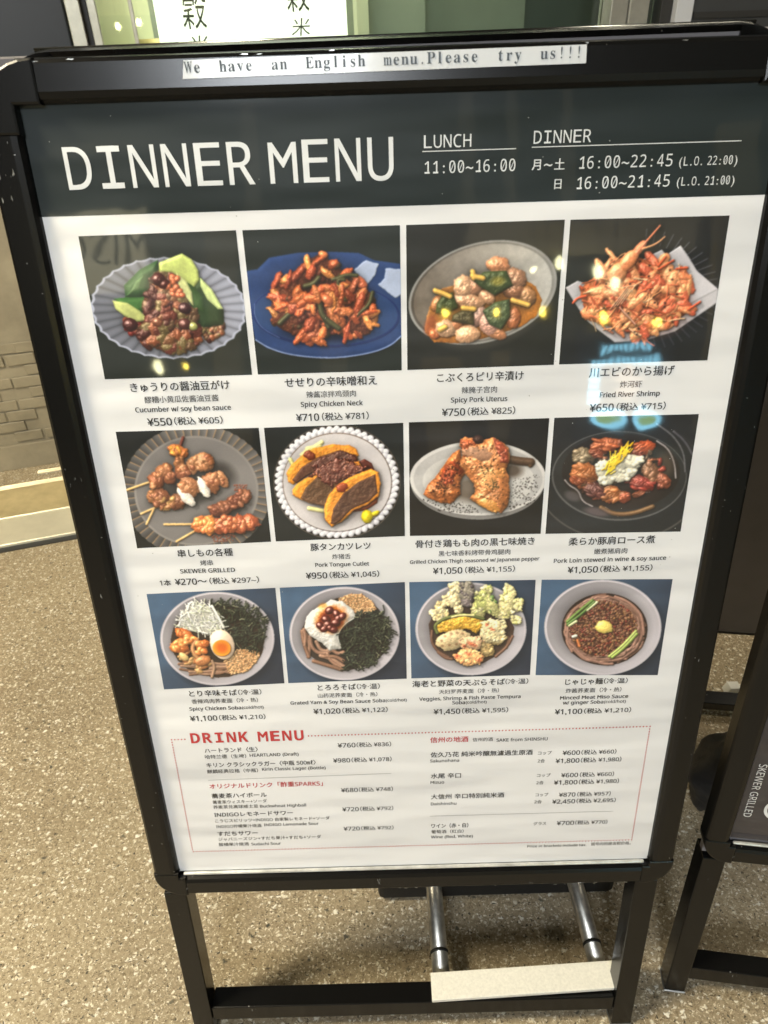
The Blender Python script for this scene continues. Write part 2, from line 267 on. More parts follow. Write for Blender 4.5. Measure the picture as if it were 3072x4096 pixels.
obj('food_picture',mesh('e',[(.03+(.09+.05*math.sin(a*2.1))*math.cos(a*.3927),.003,.52+(.13+.03*math.cos(a*1.7))*math.sin(a*.3927)) for a in range(16)],[tuple(range(16))]),mat('lit warm print',(.6,.4,.3),emit=(1,.72,.5),est=4,var=(25,.5)),sc_)

TEXTS="""きゅうりの醤油豆がけ|-244.6|-156.9|-72.8|jp
醪糟小黄瓜佐酱油豆酱|-233.8|-168.1|-61.5|cn
Cucumber w/ soy bean sauce|-243.6|-158.1|-53.0|en
¥550|-234.7|-212.6|-41.4|pb
（税込 ¥605）|-210.6|-166.9|-41.4|ps
せせりの辛味噌和え|-108.4|-27.2|-73.0|jp
辣酱凉拌鸡颈肉|-90.2|-46.2|-61.9|cn
Spicy Chicken Neck|-95.7|-40.4|-53.5|en
¥710|-100.9|-80.1|-41.5|pb
（税込 ¥781）|-77.7|-35.5|-41.5|ps
こぶくろピリ辛漬け|25.6|101.7|-73.3|jp
辣腌子宫肉|47.4|78.8|-61.7|cn
Spicy Pork Uterus|38.0|88.4|-53.4|en
¥750|30.1|51.0|-42.3|pb
（税込 ¥825）|53.1|95.9|-42.3|ps
川エビのから揚げ|159.2|233.8|-73.9|jp
炸河虾|187.4|206.9|-62.7|cn
Fried River Shrimp|170.5|223.8|-54.1|en
¥650|162.5|184.1|-42.4|pb
（税込 ¥715）|186.5|230.6|-42.4|ps
串しもの各種|-227.3|-173.4|92.1|jp
烤串|-206.8|-194.4|103.1|cn
SKEWER GRILLED|-227.8|-173.5|111.5|en
1本|-250.0|-238.8|124.1|ps
¥270〜|-234.8|-203.0|123.5|pb
（税込 ¥297~）|-200.5|-151.0|123.5|ps
豚タンカツレツ|-97.4|-38.5|89.5|jp
炸猪舌|-76.8|-58.6|100.4|cn
Pork Tongue Cutlet|-94.0|-40.7|108.8|en
¥950|-104.1|-82.8|120.7|pb
（税込 ¥1,045）|-80.6|-31.1|120.7|ps
骨付き鶏もも肉の黒七味焼き|5.1|121.2|89.5|jp
黑七味香料烤带骨鸡腿肉|27.6|98.0|100.5|cn
Grilled Chicken Thigh seasoned w/ Japanese pepper|-0.6|127.0|108.7|en
¥1,050|22.1|51.4|119.4|pb
（税込 ¥1,155）|53.9|103.4|119.4|ps
柔らか豚肩ロース煮|154.4|238.6|91.6|jp
嫩煮猪肩肉|180.2|212.8|103.1|cn
Pork Loin stewed in wine & soy sauce|141.4|252.2|111.9|en
¥1,050|155.9|186.0|122.7|pb
（税込 ¥1,155）|188.1|240.1|122.7|ps
とり辛味そば|-240.5|-188.8|261.6|jp
（冷·温）|-187.6|-162.4|261.6|jq
香辣鸡肉荞麦面（冷・热）|-239.2|-167.2|272.2|cn
Spicy Chicken Soba|-243.0|-186.5|281.7|en
(cold/hot)|-185.7|-162.0|281.7|eq
¥1,100|-244.3|-214.2|295.0|pb
（税込 ¥1,210）|-212.4|-161.3|295.0|ps
とろろそば|-101.8|-60.6|258.4|jp
（冷·温）|-59.7|-34.8|258.4|jq
山药泥荞麦面（冷・热）|-102.2|-37.8|269.0|cn
Grated Yam & Soy Bean Sauce Soba|-132.5|-29.5|277.5|en
(cold/hot)|-28.9|-6.1|277.5|eq
¥1,020|-108.4|-78.8|290.0|pb
（税込 ¥1,122）|-76.9|-27.2|290.0|ps
海老と野菜の天ぷらそば|-0.0|99.4|257.3|jp
（冷·温）|99.9|124.5|257.3|jq
天妇罗荞麦面（冷・热）|28.6|93.5|268.4|cn
Veggies, Shrimp & Fish Paste Tempura|7.3|117.3|277.1|en
Soba|43.2|57.2|283.2|en
(cold/hot)|57.9|80.7|283.2|eq
¥1,450|22.8|52.2|295.0|pb
（税込 ¥1,595）|53.9|104.7|295.0|ps
じゃじゃ麺|164.2|204.6|260.2|jp
（冷·温）|205.6|231.3|260.2|jq
炸酱荞麦面（冷・热）|165.6|225.8|271.8|cn
Minced Meat Miso Sauce|160.2|234.2|280.8|en
w/ ginger Soba|163.8|208.0|287.6|en
(cold/hot)|208.7|232.5|287.6|eq
¥1,100|155.8|186.0|299.8|pb
（税込 ¥1,210）|187.9|239.6|299.8|ps
ハートランド〈生〉|-234.4|-174.5|340.9|dj
哈特兰德（生啤）|-235.2|-188.6|350.1|dc
HEARTLAND (Draft)|-184.5|-129.2|349.3|de
キリン クラシックラガー〈中瓶 500㎖〉|-235.0|-110.8|362.3|dj
麒麟经典拉格（中瓶）|-235.6|-177.4|371.8|dc
Kirin Classic Lager (Bottle)|-172.7|-100.0|370.5|de
¥760|-84.7|-64.6|338.6|dp
（税込 ¥836）|-63.4|-24.6|338.6|dq
¥980|-91.0|-71.6|360.5|dp
（税込 ¥1,078）|-70.1|-24.6|360.5|dq
オリジナルドリンク「酢重SPARKS」|-235.9|-104.9|394.3|dr
蕎麦茶ハイボール|-235.3|-171.0|409.3|dj
蕎麦茶ウィスキー+ソーダ|-235.4|-171.8|418.9|dc
荞麦茶兑高球威士忌|-235.6|-183.0|426.8|dc
Buckwheat Highball|-180.7|-126.6|427.1|de
¥680|-84.5|-64.9|405.7|dp
（税込 ¥748）|-63.8|-24.1|405.7|dq
INDIGOレモネードサワー|-236.0|-143.1|438.9|dj
こうじスピリッツ+INDIGO 自家製レモネード+ソーダ|-236.3|-100.1|448.8|dc
INDIGO柠檬果汁烧酒|-236.2|-182.2|458.1|dc
INDIGO Lemonade Sour|-179.0|-113.8|457.2|de
¥720|-84.6|-65.1|435.8|dp
（税込 ¥792）|-63.5|-24.4|435.8|dq
すだちサワー|-236.0|-187.8|470.0|dj
ジャパニーズジン+すだち果汁+すだち+ソーダ|-236.2|-112.4|479.1|dc
酸橘果汁烧酒|-236.7|-200.5|487.9|dc
Sudachi Sour|-197.3|-161.6|488.4|de
¥720|-84.7|-65.2|467.2|dp
（税込 ¥792）|-63.6|-24.8|467.2|dq
信州の地酒|19.1|61.8|334.7|dr
信州的酒|66.6|89.3|335.8|dc
SAKE from SHINSHU|93.3|150.6|337.3|de
佐久乃花 純米吟醸無濾過生原酒|19.5|135.0|356.3|dj
Sakunohana|19.1|52.1|365.1|de
コップ|141.0|156.6|357.9|dc
2合|141.4|149.7|369.5|dc
¥600|168.8|188.7|358.6|dp
（税込 ¥660）|190.2|229.8|358.6|dq
¥1,800|161.8|189.0|370.2|dp
（税込 ¥1,980）|190.5|236.7|370.2|dq
水尾 辛口|19.8|54.5|387.9|dj
Mizuo|19.4|35.3|397.4|de
コップ|141.9|157.6|391.2|dc
2合|141.9|150.3|402.4|dc
¥600|169.8|189.3|392.0|dp
（税込 ¥660）|191.3|230.7|392.0|dq
¥1,800|162.2|189.5|403.0|dp
（税込 ¥1,980）|191.1|237.6|403.0|dq
大信州 辛口特別純米酒|19.8|105.4|419.9|dj
Daishinshu|19.8|49.8|430.9|de
コップ|142.0|157.0|421.2|dc
2合|141.4|150.1|432.2|dc
¥870|169.4|188.8|422.1|dp
（税込 ¥957）|190.8|230.0|422.1|dq
¥2,450|162.4|189.3|432.7|dp
（税込 ¥2,695）|190.9|237.0|432.7|dq
ワイン（赤・白）|20.2|64.6|466.7|dj
葡萄酒（红白）|20.2|59.2|476.3|dc
Wine (Red, White)|19.8|70.6|484.8|de
グラス|142.3|157.7|467.4|dc
¥700|170.2|191.0|467.6|dp
（税込 ¥770）|192.3|230.8|467.6|dq
Price in brackets include tax.|137.2|209.0|504.9|de
括号内的是含税价格。|214.6|263.0|504.0|dc
"""
QUADS=[[(-0.26431, -0.19783), (-0.13683, -0.19868), (-0.13623, -0.08132), (-0.2653, -0.08125)], [(-0.13172, -0.19853), (-0.00459, -0.19871), (-0.00522, -0.08133), (-0.13107, -0.08139)], [(0.00041, -0.19868), (0.1282, -0.19899), (0.12758, -0.08215), (-0.00029, -0.0814)], [(0.13274, -0.1988), (0.26068, -0.19831), (0.26145, -0.08205), (0.13215, -0.08232)], [(-0.26478, -0.0333), (-0.13534, -0.03307), (-0.13506, 0.08189), (-0.26578, 0.08472)], [(-0.13061, -0.03292), (-0.00471, -0.03373), (-0.00502, 0.07993), (-0.1304, 0.08174)], [(0.00037, -0.03404), (0.12696, -0.03402), (0.12652, 0.08175), (-0.0002, 0.07998)], [(0.13156, -0.03421), (0.26171, -0.0337), (0.26228, 0.08379), (0.13119, 0.08199)], [(-0.26529, 0.1364), (-0.13563, 0.13347), (-0.13672, 0.2511), (-0.26635, 0.25463)], [(-0.13127, 0.13353), (-0.00589, 0.13114), (-0.00579, 0.24958), (-0.13256, 0.25101)], [(-0.00152, 0.13129), (0.12483, 0.13288), (0.12585, 0.24913), (-0.00085, 0.24933)], [(0.13081, 0.13299), (0.26208, 0.13654), (0.26268, 0.25418), (0.13175, 0.24966)]]
NAMES=['cucumber with soy bean sauce on a pale fluted plate', 'spicy chicken on a blue plate', 'pork and leek in an oval grey bowl', 'fried river shrimp on white paper', 'grilled skewers on a grey fluted plate', 'sauced cutlet on a white beaded plate', 'grilled chicken thigh with pepper on a white plate', 'stewed pork with grated radish and yellow zest', 'chicken soba bowl with half an egg', 'soba bowl with grated yam and beans', 'tempura soba bowl', 'minced meat noodle bowl with ginger']
# ---------------- the twelve printed dish photographs, painted here ----------------
TW,TH=420,384
def _homog(src,dst):
    A=[];b=[]
    for (x,y),(u,v) in zip(src,dst):
        A.append([x,y,1,0,0,0,-u*x,-u*y]);b.append(u)
        A.append([0,0,0,x,y,1,-v*x,-v*y]);b.append(v)
    return np.append(np.linalg.solve(np.array(A,float),np.array(b,float)),1).reshape(3,3)
_rs=np.random.RandomState(7)
def _noise(cell,n=1024):
    g=_rs.rand(n//cell,n//cell)
    x=np.arange(n)/cell; i=x.astype(int); f=x-i; f=f*f*(3-2*f); m=n//cell; j=(i+1)%m
    r=g[i%m]*(1-f)[:,None]+g[j]*f[:,None]
    return r[:,i%m]*(1-f)+r[:,j]*f
NF=_noise(4)*.5+_noise(2)*.3+_noise(8)*.2
NM=_noise(16)*.5+_noise(8)*.3+_noise(4)*.2
NL=_noise(64)*.6+_noise(32)*.4
NW=_rs.rand(1024,1024)
class Dish:
    """a printed dish photograph, painted as a small relief and then lit"""
    def __init__(s,quad,bg,seed=1):
        s.rng=random.Random(seed)
        s.Hf=_homog(quad,[(0,0),(TW,0),(TW,TH),(0,TH)])
        Hi=np.linalg.inv(s.Hf)
        X,Y=np.meshgrid(np.arange(TW)+.5,np.arange(TH)+.5)
        q=Hi[:,0,None,None]*X+Hi[:,1,None,None]*Y+Hi[:,2,None,None]
        s.U=q[0]/q[2]; s.V=q[1]/q[2]
        s.C=np.ones((TH,TW,3))*np.array(bg)/255.; s.H=np.zeros((TH,TW)); s.S=np.zeros((TH,TW)); s.B=np.zeros((TH,TW))
        s.ox=s.rng.randrange(500); s.oy=s.rng.randrange(500)
        s.C*=(.93+.14*s.nz(NL))[...,None]
    def nz(s,N,sl=None,o=None):
        ox,oy=o or (s.ox,s.oy)
        a=N[oy:oy+TH,ox:ox+TW]
        return a if sl is None else a[sl]
    def box(s,x0,y0,x1,y1,m=8):
        P=[]
        for x,y in ((x0,y0),(x1,y0),(x1,y1),(x0,y1)):
            q=s.Hf@np.array([x,y,1.]); P.append(q[:2]/q[2])
        P=np.array(P); a=P.min(0)-m; b=P.max(0)+m
        i0,i1=max(0,int(a[1])),min(TH,int(b[1])+1); j0,j1=max(0,int(a[0])),min(TW,int(b[0])+1)
        if i0>=i1 or j0>=j1: return None
        return (slice(i0,i1),slice(j0,j1))
    def put(s,sl,m,h,col,spec,var=.12,a=1.,ztest=True,o=None):
        if ztest: m=m&(h>s.H[sl])
        if not m.any(): return
        n=s.nz(NM,sl,o)-.5; f=1+var*2*n+var*(s.nz(NF,sl,o)-.5)*2
        c=np.array(col)/255.*f[...,None]
        C=s.C[sl]; C[m]=C[m]*(1-a)+c[m]*a
        if h is not None and a>.5: s.H[sl][m]=h[m]; s.S[sl][m]=spec
    def off(s): return (s.rng.randrange(500),s.rng.randrange(500))
    def ell(s,sl,cx,cy,rx,ry,ang):
        c,n=math.cos(math.radians(ang)),math.sin(math.radians(ang))
        dx=s.U[sl]-cx; dy=s.V[sl]-cy
        return (dx*c+dy*n)/rx,(-dx*n+dy*c)/ry
    def dome(s,cx,cy,rx,ry,ang=0,col=(150,100,60),h=None,base=0,rough=.35,spec=.25,var=.15,bump=.25):
        R=max(rx,ry)*1.25; sl=s.box(cx-R,cy-R,cx+R,cy+R)
        if sl is None: return
        if h is None: h=min(rx,ry)
        a,b=s.ell(sl,cx,cy,rx,ry,ang); o=s.off()
        d=np.sqrt(a*a+b*b)+rough*(s.nz(NM,sl,o)-.5)*1.6
        m=d<1
        hh=base+h*np.sqrt(np.clip(1-d*d,0,1))+bump*h*(s.nz(NM,sl,o)-.5)*1.2+bump*h*.35*(s.nz(NF,sl,o)-.5)
        s.put(sl,m,hh,col,spec,var,o=o)
    def flat(s,cx,cy,rx,ry,ang=0,col=(0,0,0),base=0,a=1.,soft=0,rough=0,var=.05,spec=0.):
        R=max(rx,ry)*1.3; sl=s.box(cx-R,cy-R,cx+R,cy+R)
        if sl is None: return
        x,y=s.ell(sl,cx,cy,rx,ry,ang); d=np.sqrt(x*x+y*y)+rough*(s.nz(NM,sl,s.off())-.5)
        if soft:
            w=np.clip((1-d)/soft,0,1)*a; C=s.C[sl]; C[:]=C*(1-w[...,None])+np.array(col)/255.*w[...,None]
        else: s.put(sl,d<1,np.full(d.shape,float(base)),col,spec,var,a=a,ztest=base>0)
    def tube(s,pts,r,col,base=10,spec=.2,var=.12,smooth=2,taper=0,b2=None):
        pts=[tuple(map(float,p)) for p in pts]
        for _ in range(smooth):
            if len(pts)<3: break
            q=[pts[0]]
            for p0,p1 in zip(pts,pts[1:]):
                q+=[(p0[0]*.75+p1[0]*.25,p0[1]*.75+p1[1]*.25),(p0[0]*.25+p1[0]*.75,p0[1]*.25+p1[1]*.75)]
            q.append(pts[-1]); pts=q
        n=len(pts)-1; o=s.off()
        for k,(p0,p1) in enumerate(zip(pts,pts[1:])):
            rr=r*(1-taper*k/n); bb=base if b2 is None else base+(b2-base)*k/n
            sl=s.box(min(p0[0],p1[0])-rr,min(p0[1],p1[1])-rr,max(p0[0],p1[0])+rr,max(p0[1],p1[1])+rr,2)
            if sl is None: continue
            dx,dy=p1[0]-p0[0],p1[1]-p0[1]; L=dx*dx+dy*dy+1e-9
            x=s.U[sl]-p0[0]; y=s.V[sl]-p0[1]; t=np.clip((x*dx+y*dy)/L,0,1)
            d=np.sqrt((x-t*dx)**2+(y-t*dy)**2)/rr
            s.put(sl,d<1,bb+rr*np.sqrt(np.clip(1-d*d,0,1)),col,spec,var,o=o)
    def poly(s,pts,col,base=10,h=20,w=25,spec=.15,var=.1,bump=0,rough=0,a=1.,ztest=True,slope=(0,0)):
        P=np.array(pts,float); a0=P.min(0); a1=P.max(0)
        sl=s.box(a0[0],a0[1],a1[0],a1[1])
        if sl is None: return
        o=s.off(); x=s.U[sl]+rough*(s.nz(NM,sl,o)-.5)*2; y=s.V[sl]+rough*(s.nz(NM,sl,s.off())-.5)*2
        ins=np.zeros(x.shape,bool); dist=np.full(x.shape,1e9)
        for (xa,ya),(xb,yb) in zip(P,np.roll(P,-1,0)):
            cr=((ya>y)!=(yb>y))&(x<(xb-xa)*(y-ya)/(yb-ya+1e-9)+xa); ins^=cr
            dx,dy=xb-xa,yb-ya; t=np.clip(((x-xa)*dx+(y-ya)*dy)/(dx*dx+dy*dy+1e-9),0,1)
            dist=np.minimum(dist,np.hypot(x-xa-t*dx,y-ya-t*dy))
        q=np.clip(dist/w,0,1); hh=base+h*np.sqrt(1-(1-q)**2)+bump*(s.nz(NM,sl,o)-.5)*2+bump*.5*(s.nz(NF,sl,o)-.5)
        hh=hh+slope[0]*(x-P[:,0].mean())+slope[1]*(y-P[:,1].mean())
        s.put(sl,ins,hh,col,spec,var,a=a,ztest=ztest,o=o)
    def inside(s,P,x,y):
        r=False; n=len(P)
        for i in range(n):
            xa,ya=P[i];xb,yb=P[(i+1)%n]
            if (ya>y)!=(yb>y) and x<(xb-xa)*(y-ya)/(yb-ya)+xa: r=not r
        return r
    def scatter(s,P,n):
        xs=[p[0] for p in P]; ys=[p[1] for p in P]; out=[]
        while len(out)<n:
            x=s.rng.uniform(min(xs),max(xs)); y=s.rng.uniform(min(ys),max(ys))
            if s.inside(P,x,y): out.append((x,y))
        return out
    def bowl(s,cx,cy,rx,ry,col=(200,193,200),inner=.8):
        x,y=s.ell((slice(None),slice(None)),cx,cy,rx,ry,0); d=np.sqrt(x*x+y*y); an=np.arctan2(y,x)
        sh=np.clip(1.2-d[...,None]*0,0,1)
        s.flat(cx+60,cy+60,rx*1.06,ry*1.08,0,(22,28,38),a=.75,soft=.18)
        f=.86+.12*np.cos(an-.7)
        f=np.where(d>.955,1.04+.05*np.cos(an+2.3),f*(1-.22*np.clip((inner+.08-d)/.2,0,1)))
        f=np.where(d>.985,.92,f)
        m=d<1; s.C[m]=(np.array(col)/255.*f[...,None])[m]; s.H[m]=0
    def finish(s,light=(-.45,-.6,.8),amb=.5,blur=2,gain=1.06,grain=.03):
        k=TW/1450.
        H=s.H*k
        def bl(A,n):
            for ax in (0,1):
                for _ in range(2):
                    c=np.cumsum(np.concatenate([np.repeat(np.take(A,[0],ax),n+1,ax),A,np.repeat(np.take(A,[-1],ax),n,ax)],ax),ax)
                    L=A.shape[ax]; A=(np.take(c,range(2*n+1,2*n+1+L),ax)-np.take(c,range(0,L),ax))/(2*n+1)
            return A
        ao=np.clip(1+.012*(H-bl(H,7))+.011*(H-bl(H,18)),.6,1.18)
        Hs=bl(H,1)*.5+H*.5
        gy,gx=np.gradient(Hs); gx=1.15*np.tanh(gx/1.15); gy=1.15*np.tanh(gy/1.15)
        n=np.stack([-gx,-gy,np.ones_like(gx)*1.1],-1); n/=np.linalg.norm(n,axis=-1,keepdims=True)
        l=np.array(light);l=l/np.linalg.norm(l)
        df=np.clip(n@l,0,1); hv=l+np.array([0,.15,1.]);hv/=np.linalg.norm(hv); sp=np.clip(n@hv,0,1)**28
        base=l[2]
        sh=amb+(1-amb)*df/base
        # soft cast shade in the print, away from the printed lamp
        sh2=np.ones_like(H)
        for q in range(3,26,3):
            dx=int(round(-l[0]*q*1.1)); dy=int(round(-l[1]*q*.9))
            R=np.roll(np.roll(H,dy,0),dx,1); sh2=np.minimum(sh2,1-.17*np.clip((R-H-q*.9)/5,0,1))
        out=s.C*(sh*ao*bl(sh2,1))[...,None]*gain+(sp*s.S)[...,None]*np.array([1,.97,.92])
        out=out+s.B[...,None]
        for _ in range(blur): out=bl(out,1)*.45+out*.55
        out=bl(out,1)*.85+out*.15; out=.035+out*.965; out*=1+grain*(NW[:TH,:TW,None]-.5)*2
        return np.clip(out,0,1)
def pick(r,L): return r.choice(L)
def sc(c,f): return tuple(min(255,q*f) for q in c)
def d1():
    D=Dish([(133,197),(1440,148),(1573,1346),(352,1383)],(34,38,35),1); r=D.rng
    x,y=D.ell((slice(None),slice(None)),880,790,655,425,3); d=np.sqrt(x*x+y*y); an=np.arctan2(y,x)
    edge=1-.025*np.abs(np.sin(an*17)); m=d<edge
    fl=np.abs(np.sin(an*17)); f=(.62+.42*np.sqrt(fl))*(.86+.16*np.cos(an+.2)); f=np.where(d<.55,.85,f); f=np.where(d>edge-.035,1.18,f)
    D.C[m]=(np.array((150,153,170))/255.*f[...,None])[m]
    dk=(44,74,40)
    D.poly([(520,700),(510,600),(640,470),(790,390),(802,500),(740,560),(720,680),(640,705)],dk,20,60,60)
    D.poly([(530,690),(600,560),(700,480),(640,640)],(74,104,62),60,25,30)
    D.poly([(798,415),(990,338),(1070,385),(1125,480),(1137,560),(1090,622),(1000,560),(900,500),(800,497)],(178,190,104),60,30,25,slope=(0,-.05))
    D.poly([(1070,610),(1140,530),(1240,640),(1335,810),(1340,930),(1160,960),(1060,820)],(36,54,28),20,50,60)
    D.poly([(1140,535),(1240,635),(1335,800),(1290,800),(1200,720),(1142,610)],(176,190,124),60,25,18)
    D.poly([(985,570),(1060,560),(1180,700),(1190,850),(1080,800)],(50,76,34),40,50,60)
    D.poly([(940,490),(1030,570),(1075,660),(1088,775),(1020,710),(960,600)],(188,192,130),80,25,18)
    D.poly([(425,712),(700,682),(720,800),(600,850)],(46,88,34),20,40,50)
    D.poly([(412,725),(540,745),(640,810),(720,890),(620,905),(520,860),(440,800)],(168,174,104),50,25,18)
    cols=[(92,42,32),(110,68,42),(58,24,20),(134,72,46),(100,82,48),(84,58,38)]
    P=[(740,520),(900,490),(960,600),(1000,720),(1110,820),(1120,1080),(1000,1140),(820,1140),(660,1080),(600,960),(700,900),(680,700),(730,640)]
    D.poly(P,(86,50,34),20,60,120,bump=25,rough=30)
    for x,y in D.scatter(P,170):
        q=r.uniform(18,60); D.dome(x,y,q*1.3,q*.9,r.uniform(0,180),pick(r,cols),h=q*.6,base=40+70*max(0,1-math.hypot(x-850,(y-820)*.8)/350),spec=.5,rough=.9,bump=.6)
    for x,y in D.scatter([(1150,980),(1190,890),(1300,860),(1360,930),(1300,1030),(1190,1070)],34): D.dome(x,y,34,26,r.uniform(0,180),pick(r,cols),base=20,spec=.5)
    for x,y in D.scatter([(490,880),(600,870),(700,860),(700,940),(560,1010)],18): D.dome(x,y,30,24,0,pick(r,[(120,30,24),(150,70,50)]),base=20,spec=.4)
    for x,y,q,c in ((560,925,62,(48,16,16)),(790,550,62,(58,22,20)),(840,590,50,(66,24,20)),(1010,920,55,(72,34,30)),(1080,940,40,(150,150,84)),(790,905,52,(110,60,40)),(1010,790,56,(46,18,20))): D.dome(x,y,q,q*.85,20,c,base=100,spec=.9,rough=.15)
    for x,y in D.scatter([(860,500),(960,540),(1000,700),(860,690)],12): D.dome(x,y,30,24,r.uniform(0,180),(178,92,58),base=110,spec=.5)
    return D.finish()
def d2():
    D=Dish([(46,168),(1540,120),(1558,1495),(195,1535)],(28,33,30),2); r=D.rng
    D.poly([(60,560),(190,540),(300,430),(560,385),(850,372),(1150,385),(1300,455),(1560,490),(1580,1150),(1480,1260),(1250,1340),(900,1388),(520,1355),(280,1290),(170,1205),(100,900)],(34,56,104),1,14,60,spec=.05,var=.06)
    D.flat(840,965,700,312,2,(24,40,92),20,a=1); D.flat(840,960,680,296,2,(38,62,108),21)
    D.tube([(175,1210),(300,1290),(520,1358),(900,1388),(1250,1340),(1450,1270),(1560,1170)],7,(120,135,175),25)
    D.tube([(165,870),(160,980),(230,1100),(400,1190)],4,(80,100,150),22)
    for P in ([(1100,550),(1220,450),(1340,490),(1310,600),(1230,690),(1160,630)],[(1400,530),(1560,540),(1560,780),(1500,812),(1330,690),(1400,620)]): D.poly(P,(160,172,200),24,3,10,rough=10,var=.04)
    D.flat(850,1140,560,120,0,(10,14,34),a=.75,soft=.5)
    P=[(800,375),(870,440),(1010,560),(1150,620),(1310,830),(1330,1000),(1250,1160),(1060,1190),(920,1150),(700,1240),(400,1100),(330,1070),(320,900),(360,660),(560,540),(650,450)]
    cols=[(196,98,50),(178,80,42),(205,112,62),(150,62,36),(188,92,58),(212,130,66)]
    def b(x,y): return 40+190*max(0,1-math.hypot((x-820)/560,(y-800)/480))
    D.poly(P,(92,44,26),20,60,90,bump=20,rough=20)
    for x,y in D.scatter(P,90): D.dome(x,y,r.uniform(25,40),r.uniform(18,28),r.uniform(0,180),pick(r,[(88,38,24),(60,44,26),(130,58,34)]),base=b(x,y)-25)
    for x,y in D.scatter(P,85):
        L=r.uniform(55,120); D.dome(x,y,L,r.uniform(26,46),r.choice([-60,-35,30,60,85])+r.uniform(-25,25),sc(pick(r,cols),r.uniform(.8,1.1)),h=38,base=b(x,y)-8+r.uniform(-22,22),spec=.4,rough=.75,bump=.8)
    for p in ([(1010,640),(940,640),(980,760),(1020,830)],[(780,870),(800,980),(900,1060),(960,1100)],[(640,700),(720,680),(770,620)],[(1280,760),(1250,880),(1150,960),(1110,1010)],[(520,940),(450,1000),(400,1050)],[(820,1000),(860,1090)],[(900,640),(1040,590),(1130,600)]): D.tube(p,r.uniform(16,26),(58,56,32),b(*p[1])+34,spec=.3)
    D.dome(810,400,46,34,20,(206,112,62),base=110,spec=.5); D.dome(850,830,60,44,40,(190,100,62),base=230,spec=.5)
    return D.finish()
def d3():
    D=Dish([(58,118),(1563,68),(1458,1443),(70,1493)],(30,30,27),3); r=D.rng
    D.flat(800,830,700,470,-17,(60,56,50),a=.6,soft=.1)
    x,y=D.ell((slice(None),slice(None)),785,757,722,470,-17); d=np.sqrt(x*x+y*y); m=d<1
    t=np.clip((D.U-100)/1300+.1*(D.nz(NL)-.5),0,1)[...,None]
    c=np.array((112,100,88))*(1-t)+np.array((196,192,186))*t; c=c*(.88+.2*D.nz(NM)[...,None]); c=np.where((d>.965)[...,None],np.array((150,148,145)),c); c=np.where(((d>.93)&(d<.965))[...,None],c*.72,c)
    D.C[m]=(c/255.)[m]
    D.poly([(240,1050),(280,900),(400,720),(700,640),(1150,620),(1290,700),(1345,830),(1300,980),(1150,1080),(800,1190),(560,1240),(330,1230),(240,1140)],(158,92,30),2,6,60,spec=.3,rough=8,var=.25)
    D.flat(290,1060,70,130,20,(120,40,20),a=.6,soft=.5)
    A=[(930,500,115,80,10,(196,128,88)),(600,700,100,110,0,(206,156,118)),(650,840,150,75,10,(204,150,112)),(690,700,90,80,30,(188,130,96)),(830,800,85,60,30,(208,152,112)),(1090,620,110,95,40,(158,112,84)),(1090,740,110,80,10,(140,92,64)),(1210,790,80,95,0,(150,104,66)),(840,1060,90,120,-30,(190,138,118)),(900,1130,120,60,20,(178,116,78)),(430,1100,100,90,20,(204,156,118)),(640,1150,125,85,-10,(208,156,116)),(740,990,60,110,30,(178,132,116)),(350,860,50,80,30,(178,112,66)),(1080,1000,60,110,10,(160,92,56)),(540,1060,60,60,0,(182,112,70)),(330,1150,60,50,0,(170,90,50))]
    for a in A: D.dome(*a[:5],col=a[5],h=min(a[2],a[3])*.7,base=25,spec=.5,rough=.3,bump=.5)
    G=(52,62,34)
    D.poly([(690,640),(800,560),(1010,550),(1070,690),(900,785),(760,700)],G,110,30,60,bump=8,spec=.3); D.flat(930,650,90,60,-10,(128,116,40),a=.8,soft=.6)
    D.poly([(350,860),(400,790),(500,755),(550,900),(430,960),(340,950)],G,90,30,50,bump=14,spec=.3)
    D.poly([(500,970),(600,920),(700,930),(705,1070),(600,1050),(490,1030)],(60,52,30),90,30,40,bump=10,spec=.3)
    D.poly([(785,930),(900,850),(1040,820),(1045,980),(960,1110),(850,1060)],(54,66,42),110,30,50,bump=12,spec=.3)
    for p in ([(335,740),(400,760),(475,795)],[(688,600),(790,622)],[(600,905),(705,915)],[(1070,830),(1140,850),(1215,875)],[(430,1085),(380,1110)],[(690,560),(700,620)]): D.tube(p,24,(206,160,76),150,spec=.2)
    return D.finish()
